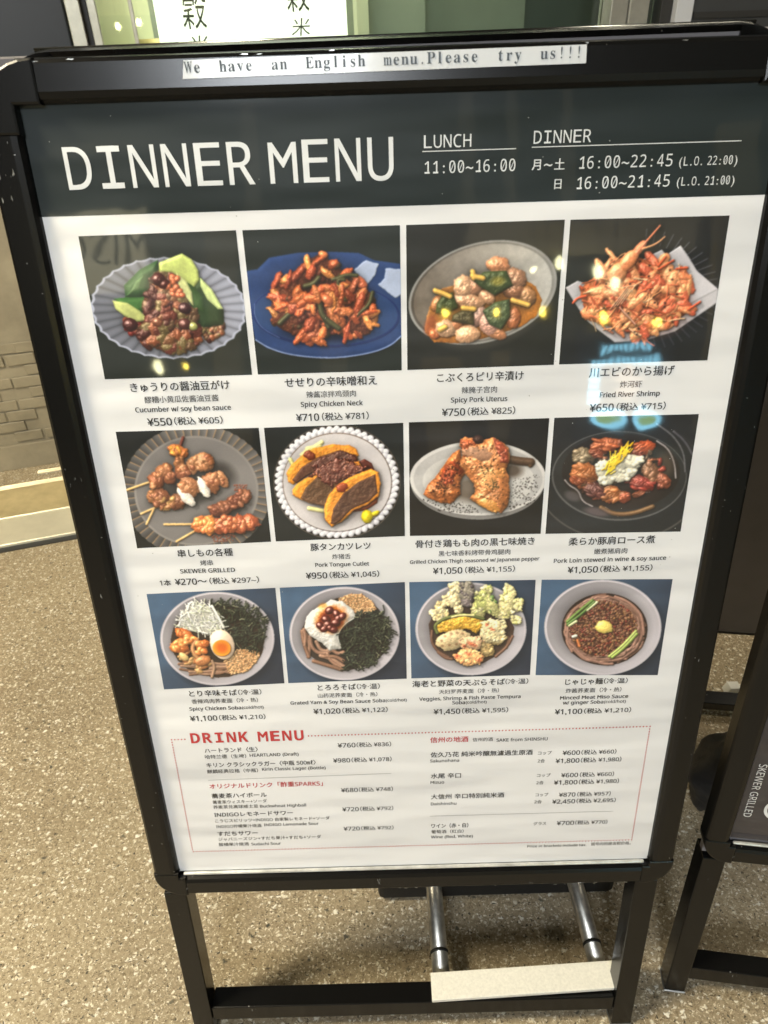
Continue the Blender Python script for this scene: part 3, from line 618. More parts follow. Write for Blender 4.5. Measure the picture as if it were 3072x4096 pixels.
def d4():
    D=Dish([(170,60),(1490,25),(1304,1225),(75,1260)],(32,33,34),4); r=D.rng
    for k in range(26):
        a=-1.5+k*.12; D.tube([(760+500*math.cos(a),640+380*math.sin(a)),(760+640*math.cos(a),640+500*math.sin(a))],9,(46,46,52),1)
    D.poly([(128,620),(230,563),(340,600),(700,420),(930,305),(965,350),(1085,270),(1150,360),(1220,480),(1397,632),(1383,750),(1040,985),(800,1060),(540,1078),(390,965),(300,890),(200,740)],(196,192,198),4,8,10,var=.03,slope=(0,0))
    D.poly([(930,470),(965,350),(1085,272),(1220,480),(1395,632),(1150,760)],(206,202,208),12,4,8,var=.03)
    D.flat(760,760,480,330,0,(140,90,80),a=.55,soft=.35)
    P=[(410,440),(560,370),(760,370),(1000,440),(1145,510),(1165,640),(1145,800),(980,960),(750,1040),(570,960),(300,890),(270,760),(250,620),(390,520)]
    def b(x,y): return 30+150*max(0,1-math.hypot((x-720)/480,(y-700)/380))
    D.poly(P,(190,98,56),20,50,80,bump=25,rough=22)
    cols=[(228,132,84),(222,120,74),(236,152,100),(212,100,66),(232,158,102),(206,92,62)]
    for x,y in D.scatter(P,110):
        a=r.uniform(0,180); D.dome(x,y,r.uniform(55,125),r.uniform(24,48),a,pick(r,cols),h=32,base=b(x,y)+r.uniform(-15,12),spec=.35,rough=.4,bump=.7)
    for x,y in D.scatter(P,90):
        a=r.uniform(0,6.3); L=r.uniform(60,190); D.tube([(x,y),(x+L*.5*math.cos(a)+r.uniform(-20,20),y+L*.5*math.sin(a)),(x+L*math.cos(a),y+L*math.sin(a)*.8)],r.uniform(3,7),pick(r,[(236,160,104),(212,104,66),(240,196,150),(196,82,50)]),b(x,y)+38)
    D.dome(560,500,75,95,35,(232,150,100),base=170,h=50,rough=.2,spec=.4); D.dome(650,400,60,120,40,(222,132,84),base=180,h=45,rough=.2,spec=.4)
    D.dome(740,300,34,90,40,(206,116,78),base=180,h=30,rough=.25)
    D.tube([(720,330),(800,240),(915,108)],12,(224,128,92),200,taper=.5); D.tube([(770,300),(880,262),(955,200)],10,(230,160,110),200,taper=.5)
    for p in ([(900,440),(960,365)],[(900,470),(1025,395)],[(1050,465),(1140,455)],[(1150,800),(1245,738)],[(190,748),(230,705),(300,690)],[(270,630),(250,610)]): D.tube(p,9,(206,84,50),120)
    for k in range(4): D.tube([(500+k*30,800-k*14),(640+k*12,620+k*6)],3,(236,206,170),240)
    D.tube([(580,785),(710,925)],6,(222,170,150),240)
    for x,y in D.scatter(P,24): D.dome(x,y,9,8,0,(60,40,34),base=b(x,y)+60,h=5)
    return D.finish(gain=1.0)
def d5():
    D=Dish([(145,178),(1463,140),(1577,1190),(343,1250)],(26,27,26),5); r=D.rng
    x,y=D.ell((slice(None),slice(None)),890,720,690,610,0); d=np.sqrt(x*x+y*y); an=np.arctan2(y,x)
    N=27; w=np.mod(an*N/math.pi,1.); m=d<1-.02*np.abs(w-.5)
    c=np.array((112,108,106))*(.72+.35*w)[...,None]*(.92+.1*np.cos(an+.6))[...,None]
    c=np.where(((w>.86)&(d>.82))[...,None],np.array((158,128,96)),c)
    c=np.where((d<.8)[...,None],np.array((124,119,117))*(.95+.1*(D.U/1500))[...,None],c)
    c=np.where(((d<.83)&(d>.8))[...,None],np.array((140,134,130)),c)
    D.C[m]=(c/255.)[m]
    for e in ((640,740,260,120,-25),(900,600,330,110,-20),(900,780,330,90,-18),(1230,900,230,80,-20),(1180,1080,330,90,-3),(1150,560,170,120,40)): D.flat(*e,(52,48,46),a=.75,soft=.6)
    for p in ([(240,715),(470,636)],[(383,932),(580,845)],[(433,1027),(505,880)],[(600,1030),(880,1028)],[(714,1188),(880,1092)]): D.tube(p,11,(206,168,108),30,spec=.1)
    br=[(158,102,66),(140,84,52),(172,116,78),(126,70,44)]
    def M(L,cs,base=40,sp=.4):
        for x,y,a,b,g in L:
            D.dome(x,y,a,b,g,pick(r,cs),h=min(a,b)*.8,base=base,spec=sp,rough=.4,bump=.45)
            for _ in range(5): D.dome(x+r.uniform(-a,a)*.7,y+r.uniform(-b,b)*.7,a*.42,b*.32,r.uniform(0,180),pick(r,cs),h=18,base=base+min(a,b)*.62,spec=sp,rough=.5,bump=.4)
    M([(530,620,80,85,20),(600,540,80,70,0),(650,600,60,60,0),(735,450,50,60,0),(775,540,75,80,10),(880,480,70,85,15),(965,450,95,90,15)],br)
    M([(730,350,95,50,15),(690,330,50,40,0)],[(196,132,48),(170,96,50)],60)
    D.tube([(775,230),(750,300)],14,(90,44,36),50)
    M([(500,770,65,60,0),(565,790,85,85,10),(620,850,70,55,0),(720,820,70,75,10)],[(168,126,74),(146,94,58),(120,70,46)])
    M([(830,690,110,95,30),(1040,640,85,100,-20),(1130,610,45,85,-30)],br,50)
    D.dome(800,770,115,50,48,(222,212,200),h=40,base=90,rough=.3,bump=.3); D.dome(965,690,45,105,-25,(222,212,200),h=40,base=90,rough=.3,bump=.3)
    M([(1080,900,75,60,0),(1160,870,85,68,-20),(1250,820,85,68,-25),(1330,770,78,66,-25)],[(124,72,50),(140,86,60),(108,58,42)])
    M([(930,1030,82,82,0),(1010,1040,80,88,0)],[(206,124,60),(186,100,52)],60,.6); M([(1100,1045,70,78,0),(1190,1030,90,88,0),(1290,1025,80,88,0),(1385,1010,85,78,0)],[(160,80,44),(144,68,40),(176,96,54)],60,.6)
    for x,y in D.scatter([(1230,660),(1360,660),(1400,740),(1250,720)],60)+D.scatter([(1030,1130),(1260,1120),(1240,1190),(1060,1190)],80): D.dome(x,y,6,5,0,(130,60,40),h=3,base=2)
    return D.finish()
def d6():
    D=Dish([(17,168),(1556,113),(1575,1365),(148,1425)],(27,29,28),6); r=D.rng
    D.flat(825,768,700,632,0,(120,104,92)); D.flat(825,768,694,626,0,(34,30,28)); D.flat(825,768,650,586,0,(205,200,205))
    for k in range(52):
        a=k*2*math.pi/52; D.dome(825+655*math.cos(a),768+590*math.sin(a),36,34,0,(222,220,228),h=16,base=4,rough=.1,bump=.05,spec=.1,var=.03)
        D.dome(825+625*math.cos(a+.06),768+565*math.sin(a+.06),36,34,0,(218,215,223),h=14,base=6,rough=.1,bump=.05,spec=.1,var=.03)
    D.flat(828,770,605,548,0,(92,72,58),22); D.flat(828,772,597,540,0,(206,199,200),23,var=.03)
    D.flat(860,830,520,430,0,(120,105,105),a=.6,soft=.35); D.H[D.H>22]=23
    for p in ([(480,440),(660,330)],[(440,470),(520,400)],[(330,560),(310,520)],[(520,1060),(700,1090)],[(860,1190),(930,1150)],[(500,400),(640,370)]): D.tube(p,24,(222,212,140),30,var=.1)
    O=(226,138,42)
    D.poly([(1040,560),(1130,512),(1210,560),(1245,650),(1100,650)],(74,20,12),30,10,20,spec=.4)
    D.poly([(1290,880),(1270,1000),(1150,1080),(1000,1098),(1100,980)],(120,44,16),30,8,20,spec=.4)
    D.poly([(262,670),(330,575),(470,440),(560,390),(780,352),(960,358),(1040,398),(1075,475),(960,520),(650,560),(480,680),(350,800),(290,760)],O,40,30,40,bump=10,rough=10)
    D.poly([(330,745),(430,610),(600,500),(860,415),(1055,480),(1060,540),(860,570),(640,620),(500,700),(380,784)],(74,40,26),80,12,14,bump=4,spec=.3,rough=5)
    D.poly([(335,850),(420,760),(560,680),(760,590),(900,545),(1065,535),(1100,620),(860,700),(700,900),(560,1010),(430,960),(335,915)],O,90,30,40,bump=10,rough=10)
    D.poly([(425,940),(480,830),(620,700),(800,630),(980,615),(1010,660),(850,780),(740,960),(690,1035),(560,1010),(450,965)],(84,56,36),130,12,14,bump=8,spec=.2,rough=5)
    D.poly([(500,700),(640,600),(860,500),(1050,560),(1200,600),(1050,680),(860,780),(740,830),(640,720)],(64,22,14),142,8,30,bump=5,spec=.8,rough=60,var=.3); D.poly([(560,560),(700,470),(860,430),(1040,470),(1070,530),(900,560),(700,600),(560,680)],(58,22,15),100,8,30,bump=4,spec=.7,rough=40,var=.3)
    D.dome(530,475,62,44,10,(100,34,16),h=12,base=78,rough=.8,spec=.5)
    D.poly([(685,1060),(740,900),(850,790),(1000,700),(1210,620),(1285,660),(1305,780),(1290,920),(1180,1010),(1000,1090),(880,1210),(770,1262),(700,1190)],O,150,30,36,bump=10,rough=10)
    D.poly([(755,1225),(790,1060),(900,890),(1060,770),(1250,682),(1272,890),(1180,980),(980,1070),(870,1190),(800,1238)],(74,46,32),190,12,14,bump=8,spec=.2,rough=5)
    D.dome(885,825,60,46,-20,(124,42,16),h=12,base=188,rough=.8,spec=.5)
    for x,y in D.scatter([(480,700),(900,480),(1150,600),(860,760)],40): D.dome(x,y,6,6,0,(200,120,80),base=150,h=6,spec=.6)
    D.dome(1160,1150,62,72,0,(216,192,22),base=40,rough=.2,spec=.3); D.dome(1240,1120,60,26,-25,(214,190,24),base=40,spec=.3)
    return D.finish()
def d7():
    D=Dish([(95,104),(1598,60),(1505,1297),(106,1320)],(27,25,24),7); r=D.rng
    D.flat(830,745,715,400,0,(128,124,122)); D.flat(835,705,730,398,0,(212,208,205),1,var=.02); D.flat(835,708,690,368,0,(186,182,180),2,var=.03); D.flat(840,730,600,300,0,(206,202,198),3,var=.03)
    D.flat(760,820,330,170,0,(96,80,66),a=.8,soft=.5); D.flat(1200,620,150,110,0,(80,66,56),a=.9,soft=.6); D.H[D.H>0]=3
    D.tube([(1160,500),(1280,520),(1400,530)],44,(74,54,40),20); D.dome(1390,545,36,50,0,(84,60,40),base=20)
    B=(178,98,48)
    D.poly([(640,385),(560,430),(470,560),(380,680),(300,760),(248,870),(290,912),(420,960),(540,975),(640,880),(640,740),(700,650),(660,540)],B,20,90,110,bump=12,rough=12,spec=.5,var=.35)
    D.poly([(480,560),(600,480),(660,560),(680,650),(560,780),(440,850),(380,800)],(132,52,26),60,65,110,bump=26,rough=20,spec=.4,var=.4)
    D.poly([(640,285),(700,258),(800,285),(860,300),(1000,262),(1090,310),(1160,380),(1178,500),(1130,610),(1160,680),(1168,850),(1150,1000),(1080,1075),(960,1050),(860,1000),(738,920),(795,850),(780,760),(700,660),(630,570),(665,440),(628,340)],(186,112,62),60,110,130,bump=9,rough=12,spec=.6,var=.3)
    D.poly([(640,290),(800,300),(820,360),(760,440),(680,480),(650,400)],(150,68,36),140,30,60,bump=20,spec=.5,var=.4)
    D.poly([(990,270),(1090,320),(1150,400),(1160,540),(1060,540),(1020,400)],(144,62,40),150,30,60,bump=18,spec=.5,var=.3)
    D.dome(830,290,60,50,0,(42,24,18),base=130)
    D.dome(960,690,150,190,10,(204,132,70),base=130,h=50,rough=.6,bump=.15,spec=.6); D.dome(960,960,150,90,20,(208,138,66),base=120,h=50,rough=.4,spec=.6)
    D.dome(860,450,190,80,10,(158,112,84),base=150,h=30,rough=.5)
    for P,n,c in (([(620,340),(1100,340),(1160,1000),(780,900)],60,(66,44,26)),([(380,700),(640,500),(620,860),(300,880)],70,(58,32,20)),([(860,560),(980,560),(1060,820),(920,820)],90,(70,60,34))):
        for x,y in D.scatter(P,n): D.dome(x,y,r.uniform(4,11),r.uniform(4,8),r.uniform(0,180),c,h=4,base=175,spec=.1)
    for P,n in (([(230,920),(700,960),(880,1080),(420,1060)],130),([(1200,700),(1500,660),(1440,960),(1160,1040)],170)):
        for x,y in D.scatter(P,n): D.dome(x,y,r.uniform(3,9),r.uniform(3,6),r.uniform(0,180),(46,40,36),h=3,base=5,spec=0)
    return D.finish()
def d8():
    D=Dish([(160,50),(1530,14),(1356,1128),(75,1150)],(36,36,37),8); r=D.rng
    D.flat(780,620,800,600,0,(72,68,66)); D.flat(780,610,790,592,0,(36,36,37)); D.flat(775,600,640,425,0,(92,90,90)); D.flat(778,596,628,413,0,(44,43,43)); D.flat(790,560,560,360,0,(40,34,31)); D.flat(760,640,500,330,0,(54,42,38),a=.8,soft=.3)
    D.tube([(1130,110),(1290,220),(1390,380),(1400,560)],9,(88,86,90),3); D.tube([(1290,180),(1400,270),(1470,400)],12,(70,68,74),3)
    D.tube([(600,900),(720,965),(900,960),(1090,890)],22,(104,74,46),8,spec=.3)
    for p in ([(260,640),(300,690),(390,740),(420,840),(520,890)],[(1130,270),(1240,340),(1300,480),(1310,620)],[(640,900),(760,980)],[(930,770),(1060,750)]): D.tube(p,8,(150,140,140),6,spec=.6)
    D.flat(330,790,100,60,20,(92,84,84),a=.8,soft=.5); D.flat(560,940,160,50,10,(110,94,96),a=.7,soft=.5); D.flat(1200,500,120,150,0,(84,70,58),a=.8,soft=.6)
    A=[(640,310,140,72,-10,(150,74,42)),(560,380,90,60,0,(128,60,40)),(1000,335,115,62,-15,(168,70,36)),(930,380,70,50,0,(120,44,28)),(440,570,135,105,10,(166,92,46)),(380,640,80,60,30,(130,62,36)),(420,410,90,85,0,(116,98,74)),(540,740,120,80,20,(84,44,38)),(690,770,95,85,-20,(160,92,50)),(820,800,60,60,0,(140,66,42)),(990,670,120,75,10,(126,44,34)),(1070,560,80,110,-30,(118,78,54)),(1190,640,60,85,-40,(136,70,48)),(960,770,70,30,-20,(120,66,46))]
    for a in A:
        D.dome(*a[:5],col=a[5],h=45,base=15,spec=.45,rough=.4,bump=.6)
        for _ in range(5): D.dome(a[0]+r.uniform(-a[2],a[2])*.7,a[1]+r.uniform(-a[3],a[3])*.7,a[2]*.4,a[3]*.25,a[4]+r.uniform(-30,30),sc(a[5],r.uniform(.75,1.2)),h=16,base=50,spec=.5,rough=.5)
    for x,y in D.scatter([(340,560),(480,350),(700,270),(1000,300),(1180,420),(1230,660),(1050,760),(760,830),(480,780),(360,680)],70): D.dome(x,y,r.uniform(26,70),r.uniform(16,36),r.uniform(0,180),sc(pick(r,[(150,80,46),(112,56,36),(96,70,50),(140,52,38),(70,44,34)]),r.uniform(.7,1.1)),h=26,base=22,spec=.55,rough=.8,bump=.7)
    for x,y,a,b in ((630,540,95,110),(760,480,120,105),(890,470,110,85),(950,450,60,45),(780,590,120,80),(650,630,95,60),(880,560,70,60)):
        D.dome(x,y,a*.86,b*.86,0,(222,214,190),h=55,base=80,rough=.35,bump=.4,spec=.15,var=.06)
        for _ in range(5): D.dome(x+r.uniform(-a,a)*.7,y+r.uniform(-b,b)*.7,24,20,0,(222,214,192),h=18,base=125,rough=.4,spec=.1,var=.05)
    for k in range(95):
        t=k/94; x=640+200*t+r.uniform(-42,42); y=570-230*t+r.uniform(-30,30); a=r.uniform(-1.6,-.4); D.tube([(x,y),(x+50*math.cos(a),y+50*math.sin(a))],6,pick(r,[(230,186,34),(214,164,20),(238,204,60)]),170,spec=.1)
    D.tube([(820,330),(860,272)],6,(226,184,40),180); D.tube([(690,430),(686,370)],6,(226,184,40),180)
    return D.finish()
BQ=dict()
def _bowlbg(quad,seed,c):
    D=Dish(quad,(70,96,126),seed)
    t=np.clip((D.U-quad[0][0])/1500*.9+(D.V-quad[0][1])/1300*.5-.15,0,1)[...,None]
    D.C=D.C*(1-t)+np.array((40,46,60))/255.*t
    D.bowl(*c); return D
def nori(D,P,n,base=40,L=(30,90)):
    r=D.rng
    for x,y in D.scatter(P,n):
        a=r.uniform(0,3.14); l=r.uniform(*L); c=pick(r,[(40,44,34),(30,34,27),(52,56,40),(34,38,30),(46,50,38)] if r.random()>.06 else [(112,112,88)])
        D.tube([(x-l*.5*math.cos(a),y-l*.5*math.sin(a)),(x+r.uniform(-8,8),y+r.uniform(-8,8)),(x+l*.5*math.cos(a),y+l*.5*math.sin(a))],r.uniform(4,8),c,base+r.uniform(0,28),spec=.2,smooth=1)
def sesame(D,P,n,base=30):
    r=D.rng; D.poly(P,(186,138,92),base-6,8,30,bump=10,rough=10)
    for x,y in D.scatter(P,n): D.dome(x,y,12,7,r.uniform(0,180),pick(r,[(212,168,118),(196,146,98),(226,186,138),(176,124,82)]),h=9,base=base+r.uniform(0,10),rough=.1,spec=.1)

def d9():
    D=_bowlbg([(98,203),(1476,136),(1573,1158),(285,1223)],9,(855,680,612,502)); r=D.rng
    D.flat(860,700,500,395,0,(60,44,34),1,rough=.05)
    for k in range(26):
        x=r.uniform(560,1000); y=r.uniform(940,1060); D.tube([(x-120,y+r.uniform(-20,20)),(x,y+r.uniform(-15,25)),(x+120,y+r.uniform(-40,20))],13,pick(r,[(142,106,84),(120,84,64),(160,122,98)]),10+r.uniform(0,10))
    D.tube([(800,920),(830,980),(800,1090)],16,(160,124,98),40)
    nori(D,[(760,290),(1000,265),(1290,350),(1390,460),(1350,740),(1270,840),(1060,760),(930,560),(820,340)],330)
    P=[(415,560),(470,430),(570,300),(700,305),(800,330),(900,440),(935,570),(760,645),(600,610)]
    D.poly(P,(196,192,180),20,40,60,rough=14)
    for x,y in D.scatter(P,170):
        a=r.gauss(.9,.6); l=r.uniform(50,130); D.tube([(x-l*.5*math.cos(a),y-l*.5*math.sin(a)),(x+r.uniform(-12,12),y),(x+l*.5*math.cos(a),y+l*.5*math.sin(a))],6,pick(r,[(226,224,216),(212,210,200),(232,230,226),(196,198,172)]),55+r.uniform(0,22),spec=.15)
    D.tube([(540,370),(560,300),(600,285),(605,320)],12,(222,222,214),90); D.tube([(800,330),(880,470),(925,560)],14,(226,224,214),95)
    sesame(D,[(920,930),(1060,800),(1180,780),(1310,830),(1300,900),(1180,1030),(1000,1070)],420)
    O=[(206,118,54),(190,98,44),(218,136,70)]
    for a in ((500,630,105,58,20),(550,695,65,55,0),(450,770,110,66,10),(470,720,80,50,0),(700,745,85,55,-20),(700,810,50,40,0)):
        D.dome(*a,pick(r,O),h=50,base=50,spec=.5,rough=.35,bump=.5)
        for _ in range(3): D.dome(a[0]+r.uniform(-60,60),a[1]+r.uniform(-30,30),40,26,r.uniform(0,180),pick(r,O),h=20,base=85,spec=.5)
    for x,y in D.scatter([(440,830),(760,860),(760,960),(660,1030),(520,960)],34): D.dome(x,y,r.uniform(30,60),22,r.uniform(0,180),pick(r,[(176,112,66),(150,92,54),(190,146,92)]),h=24,base=30,spec=.3)
    D.tube([(640,690),(590,760),(600,830),(650,890)],24,(178,124,80),75); D.dome(700,915,88,58,-8,(170,106,62),h=40,base=70,rough=.15,spec=.4); D.dome(500,870,60,36,40,(204,172,112),base=60)
    D.dome(910,742,128,165,-22,(232,204,178),h=60,base=90,rough=.04,bump=.02,spec=.35,var=.03)
    D.flat(905,782,100,88,10,(226,140,44),160,var=.05); D.flat(905,780,86,74,10,(228,96,30),a=.8,soft=.6)
    return D.finish()
def d10():
    D=_bowlbg([(55,145),(1486,80),(1508,1185),(153,1236)],10,(795,668,632,536)); r=D.rng
    D.poly([(300,620),(400,420),(700,260),(1000,220),(1180,380),(1300,560),(1290,850),(1100,1030),(800,1095),(560,1040),(380,900)],(48,38,32),1,2,10)
    for p in ([(310,640),(330,780),(385,930)],[(360,680),(400,800),(380,930)],[(400,700),(420,840),(540,910),(660,850)],[(440,980),(600,1030),(760,1080)],[(520,920),(660,960),(780,1040)],[(470,760),(520,860),(620,870),(600,780)],[(560,930),(700,930),(780,980)],[(330,620),(350,700),(340,800)],[(600,900),(640,990),(770,1060)],[(660,860),(720,900),(780,880)]): D.tube(p,22,pick(r,[(142,104,84),(126,90,70),(158,120,98)]),20+r.uniform(0,20),spec=.25)
    sesame(D,[(715,275),(860,215),(1000,220),(1120,310),(1165,395),(1000,450),(900,430),(820,350)],380,40)
    P=[(480,370),(640,280),(780,300),(900,400),(925,480),(760,620),(730,700),(765,840),(620,862),(540,780),(400,690),(338,600),(360,470),(420,400)]
    D.poly(P,(226,221,214),40,70,130,bump=8,rough=8,spec=.2,var=.03)
    D.flat(640,500,215,185,-20,(206,108,30),a=1,soft=.35,rough=.3); D.flat(540,350,70,40,-20,(214,140,60),a=.8,soft=.5); D.flat(640,510,165,140,-20,(96,22,10),a=.9,soft=.3)
    for x,y in ((620,400),(700,440),(580,500),(515,575),(630,600),(690,540),(765,470),(600,560),(720,490),(665,620),(560,610)): D.dome(x,y,52,40,r.uniform(0,180),(78,24,18),h=34,base=118,spec=.9,rough=.12)
    nori(D,[(920,420),(1060,430),(1180,390),(1290,470),(1340,640),(1290,850),(1150,1010),(960,1090),(780,1085),(790,900),(740,760),(760,660),(900,560)],520,60,(30,80))
    for p in ([(920,490),(800,560),(720,680),(740,760)],[(700,680),(760,660),(900,610)],[(1235,340),(1250,400),(1240,440)],[(1300,600),(1390,650)],[(1310,640),(1400,680)],[(740,900),(820,920)]): D.tube(p,5,(34,38,30),110)
    return D.finish()
def d11():
    D=_bowlbg([(106,80),(1552,55),(1487,1142),(130,1182)],11,(812,615,636,532)); r=D.rng
    D.poly([(330,560),(400,420),(600,280),(1000,260),(1200,400),(1310,600),(1290,740),(1150,900),(950,1010),(700,1010),(450,900),(350,740)],(62,44,36),1,2,10)
    for p in ([(370,640),(360,760),(440,880),(560,940)],[(1290,700),(1230,820),(1100,930)],[(1200,690),(1260,720),(1220,830)],[(440,880),(520,950),(600,960)]): D.tube(p,16,(112,78,62),8)
    def T(L,cs,base,k=9):
        for x,y,a,b,g in L:
            D.dome(x,y,a,b,g,pick(r,cs),h=min(a,b)*.7,base=base,spec=.2,rough=.55,bump=.5)
            for _ in range(k): D.dome(x+r.uniform(-a,a)*.8,y+r.uniform(-b,b)*.8,r.uniform(16,34),r.uniform(12,24),r.uniform(0,180),sc(pick(r,cs),r.uniform(.82,1.12)),h=18,base=base+min(a,b)*.5,spec=.25,rough=.6,bump=.5)
    cr=[(226,206,156),(214,190,134),(232,216,170)]
    T([(760,180,85,110,10),(770,300,70,70,0)],[(112,100,100),(84,74,78),(150,140,124)],20,16)
    T([(640,140,75,65,0),(610,270,80,90,0),(540,300,60,70,0),(650,330,50,80,0),(460,360,60,60,0),(400,430,70,40,0),(500,440,60,50,0),(430,490,70,30,0),(680,390,50,50,0)],cr,30)
    T([(960,300,110,130,0),(1000,170,60,60,0),(900,400,90,90,0)],[(206,196,132),(170,172,100),(222,212,160)],30,16)
    T([(1060,360,70,130,-25)],[(84,110,56),(190,184,120)],70,8)
    T([(1230,330,90,190,15),(1240,170,50,80,0),(1350,340,60,80,0),(1180,450,80,60,0),(1330,510,60,50,0)],[(222,208,148),(196,190,116),(230,216,166)],40,18)
    D.poly([(395,560),(560,480),(760,450),(960,500),(975,570),(880,670),(780,615),(560,645),(440,665)],(222,166,56),60,35,50,bump=16,rough=12,spec=.3,var=.2)
    D.tube([(430,660),(395,580),(470,520),(600,470),(760,448),(960,500)],20,(84,90,48),85); D.tube([(600,480),(700,455),(850,460)],12,(200,190,130),100)
    D.dome(610,740,205,112,-14,(210,184,138),h=60,base=70,rough=.2,bump=.25,spec=.2)
    for x,y in ((480,750),(520,700),(590,670),(660,660),(720,670),(570,800),(650,790),(490,810)): D.flat(x,y,24,20,0,(150,112,78),a=.9,soft=.5)
    T([(1080,590,140,90,10),(1040,680,130,90,0),(1120,720,100,60,0),(1160,560,60,50,0)],cr,80,14)
    T([(1000,840,80,90,0),(1110,760,60,50,0)],[(196,168,112),(180,150,96)],40)
    T([(830,770,140,80,5)],[(228,180,138),(222,196,150)],110,10); T([(800,930,180,95,5)],[(230,176,116),(222,196,140),(224,150,96)],120,26)
    for x,y,a,b in ((1000,570,40,26),(1060,620,50,22),(830,790,90,30),(740,810,40,30),(660,930,50,40),(910,970,50,40),(780,900,60,26)): D.flat(x,y,a,b,20,(214,96,62),a=.85,soft=.7)
    return D.finish()
def d12():
    D=_bowlbg([(178,50),(1580,43),(1420,1070),(112,1070)],12,(832,560,628,512)); r=D.rng
    D.flat(850,580,460,385,0,(46,32,27),1)
    for k in range(70):
        a=r.uniform(0,6.28); s=r.uniform(.5,1.5); q=r.uniform(.76,.98); pts=[]
        for j in range(6):
            t=a+s*j/5; qq=q+r.uniform(-.05,.05); pts.append((850+445*qq*math.cos(t),578+375*qq*math.sin(t)))
        D.tube(pts,15,pick(r,[(134,98,84),(118,84,70),(152,112,96),(104,72,60)]),8+r.uniform(0,26),spec=.25)
    P=[(830+365*math.cos(t*.4),565+300*math.sin(t*.4)) for t in range(16)]
    D.poly(P,(72,44,32),25,14,60,rough=40)
    for x,y in D.scatter(P,1500): D.dome(x,y,r.uniform(8,20),r.uniform(7,15),r.uniform(0,180),pick(r,[(104,68,48),(84,50,36),(124,82,58),(72,36,28),(112,40,30),(140,96,58)]),h=13,base=34+r.uniform(0,12),spec=.35,rough=.4)
    for p,c in (([(450,500),(560,400),(720,270)],(84,112,48)),([(455,530),(600,420),(740,290)],(70,100,44)),([(660,375),(765,292)],(226,226,180)),([(470,540),(545,495)],(214,214,160)),([(900,870),(1040,760),(1185,600)],(160,172,90)),([(930,880),(1060,780),(1195,630)],(128,146,64)),([(510,660),(545,650)],(220,220,200)),([(560,700),(580,760)],(190,110,60))): D.tube(p,16,c,64,spec=.3)
    D.dome(838,555,92,70,10,(236,206,104),h=46,base=60,rough=.3,bump=.3,spec=.3,var=.05)
    return D.finish()
DISHES=[d1,d2,d3,d4,d5,d6,d7,d8,d9,d10,d11,d12]
# ---------------- poster stands ----------------
LEG=.862; H0=-.3195; H1=.565     # top and bottom of the framed panel, measured down the panel from its centre line
def prof_rail(p0,p1,inward,m_,parent,name='frame_rail',w=.030):
    """snap-frame rail: profile swept from p0 to p1 in the panel plane; inward = unit vector (x,z) to the opening"""
    pr=[(0,.014),(0,-.0035),(.0012,-.0062),(.004,-.008),(.022,-.0085),(.0265,-.007),(.029,-.003),(.0300,.0012)]
    vs=[]
    for p in (p0,p1):
        for a,d in pr: vs.append((p[0]+inward[0]*a,d,p[1]+inward[1]*a))
    n=len(pr); fs=[(i,i+1,n+i+1,n+i) for i in range(n-1)]+[(n-1,0,n,2*n-1),tuple(range(n)),tuple(range(2*n-1,n-1,-1))]
    me=mesh('rail',vs,fs); bm=bmesh.new(); bm.from_mesh(me); bmesh.ops.recalc_face_normals(bm,faces=bm.faces); bm.to_mesh(me); bm.free()
    return obj(name,me,m_,parent)
def corner(cx,cz,sx,sz,parent,r=.034,q=.038):
    r_=r; w=.0302; pts=[(0,0,1)]
    out=[(q,0),(r,0)]+[(r-r*math.sin(a),r-r*math.cos(a)) for a in [math.pi/2*i/9 for i in range(1,9)]]+[(0,r),(0,q),(w,q),(w,w),(q,w)]
    bm=bmesh.new(); vs=[bm.verts.new((cx+sx*x,.0145,cz+sz*z)) for x,z in out]; f=bm.faces.new(vs)
    ex=bmesh.ops.extrude_face_region(bm,geom=[f]); nv=[e for e in ex['geom'] if isinstance(e,bmesh.types.BMVert)]
    for v in nv: v.co.y=-.0088
    bm.edges.ensure_lookup_table(); fe=[e for e in bm.edges if all(abs(v.co.y+.0088)<1e-6 for v in e.verts)]
    bmesh.ops.bevel(bm,geom=fe,offset=.0022,segments=2,profile=.5,affect='EDGES'); bmesh.ops.recalc_face_normals(bm,faces=bm.faces)
    me=bpy.data.meshes.new('corner'); bm.to_mesh(me); bm.free(); return obj('corner_cap',me,M_frame,parent)
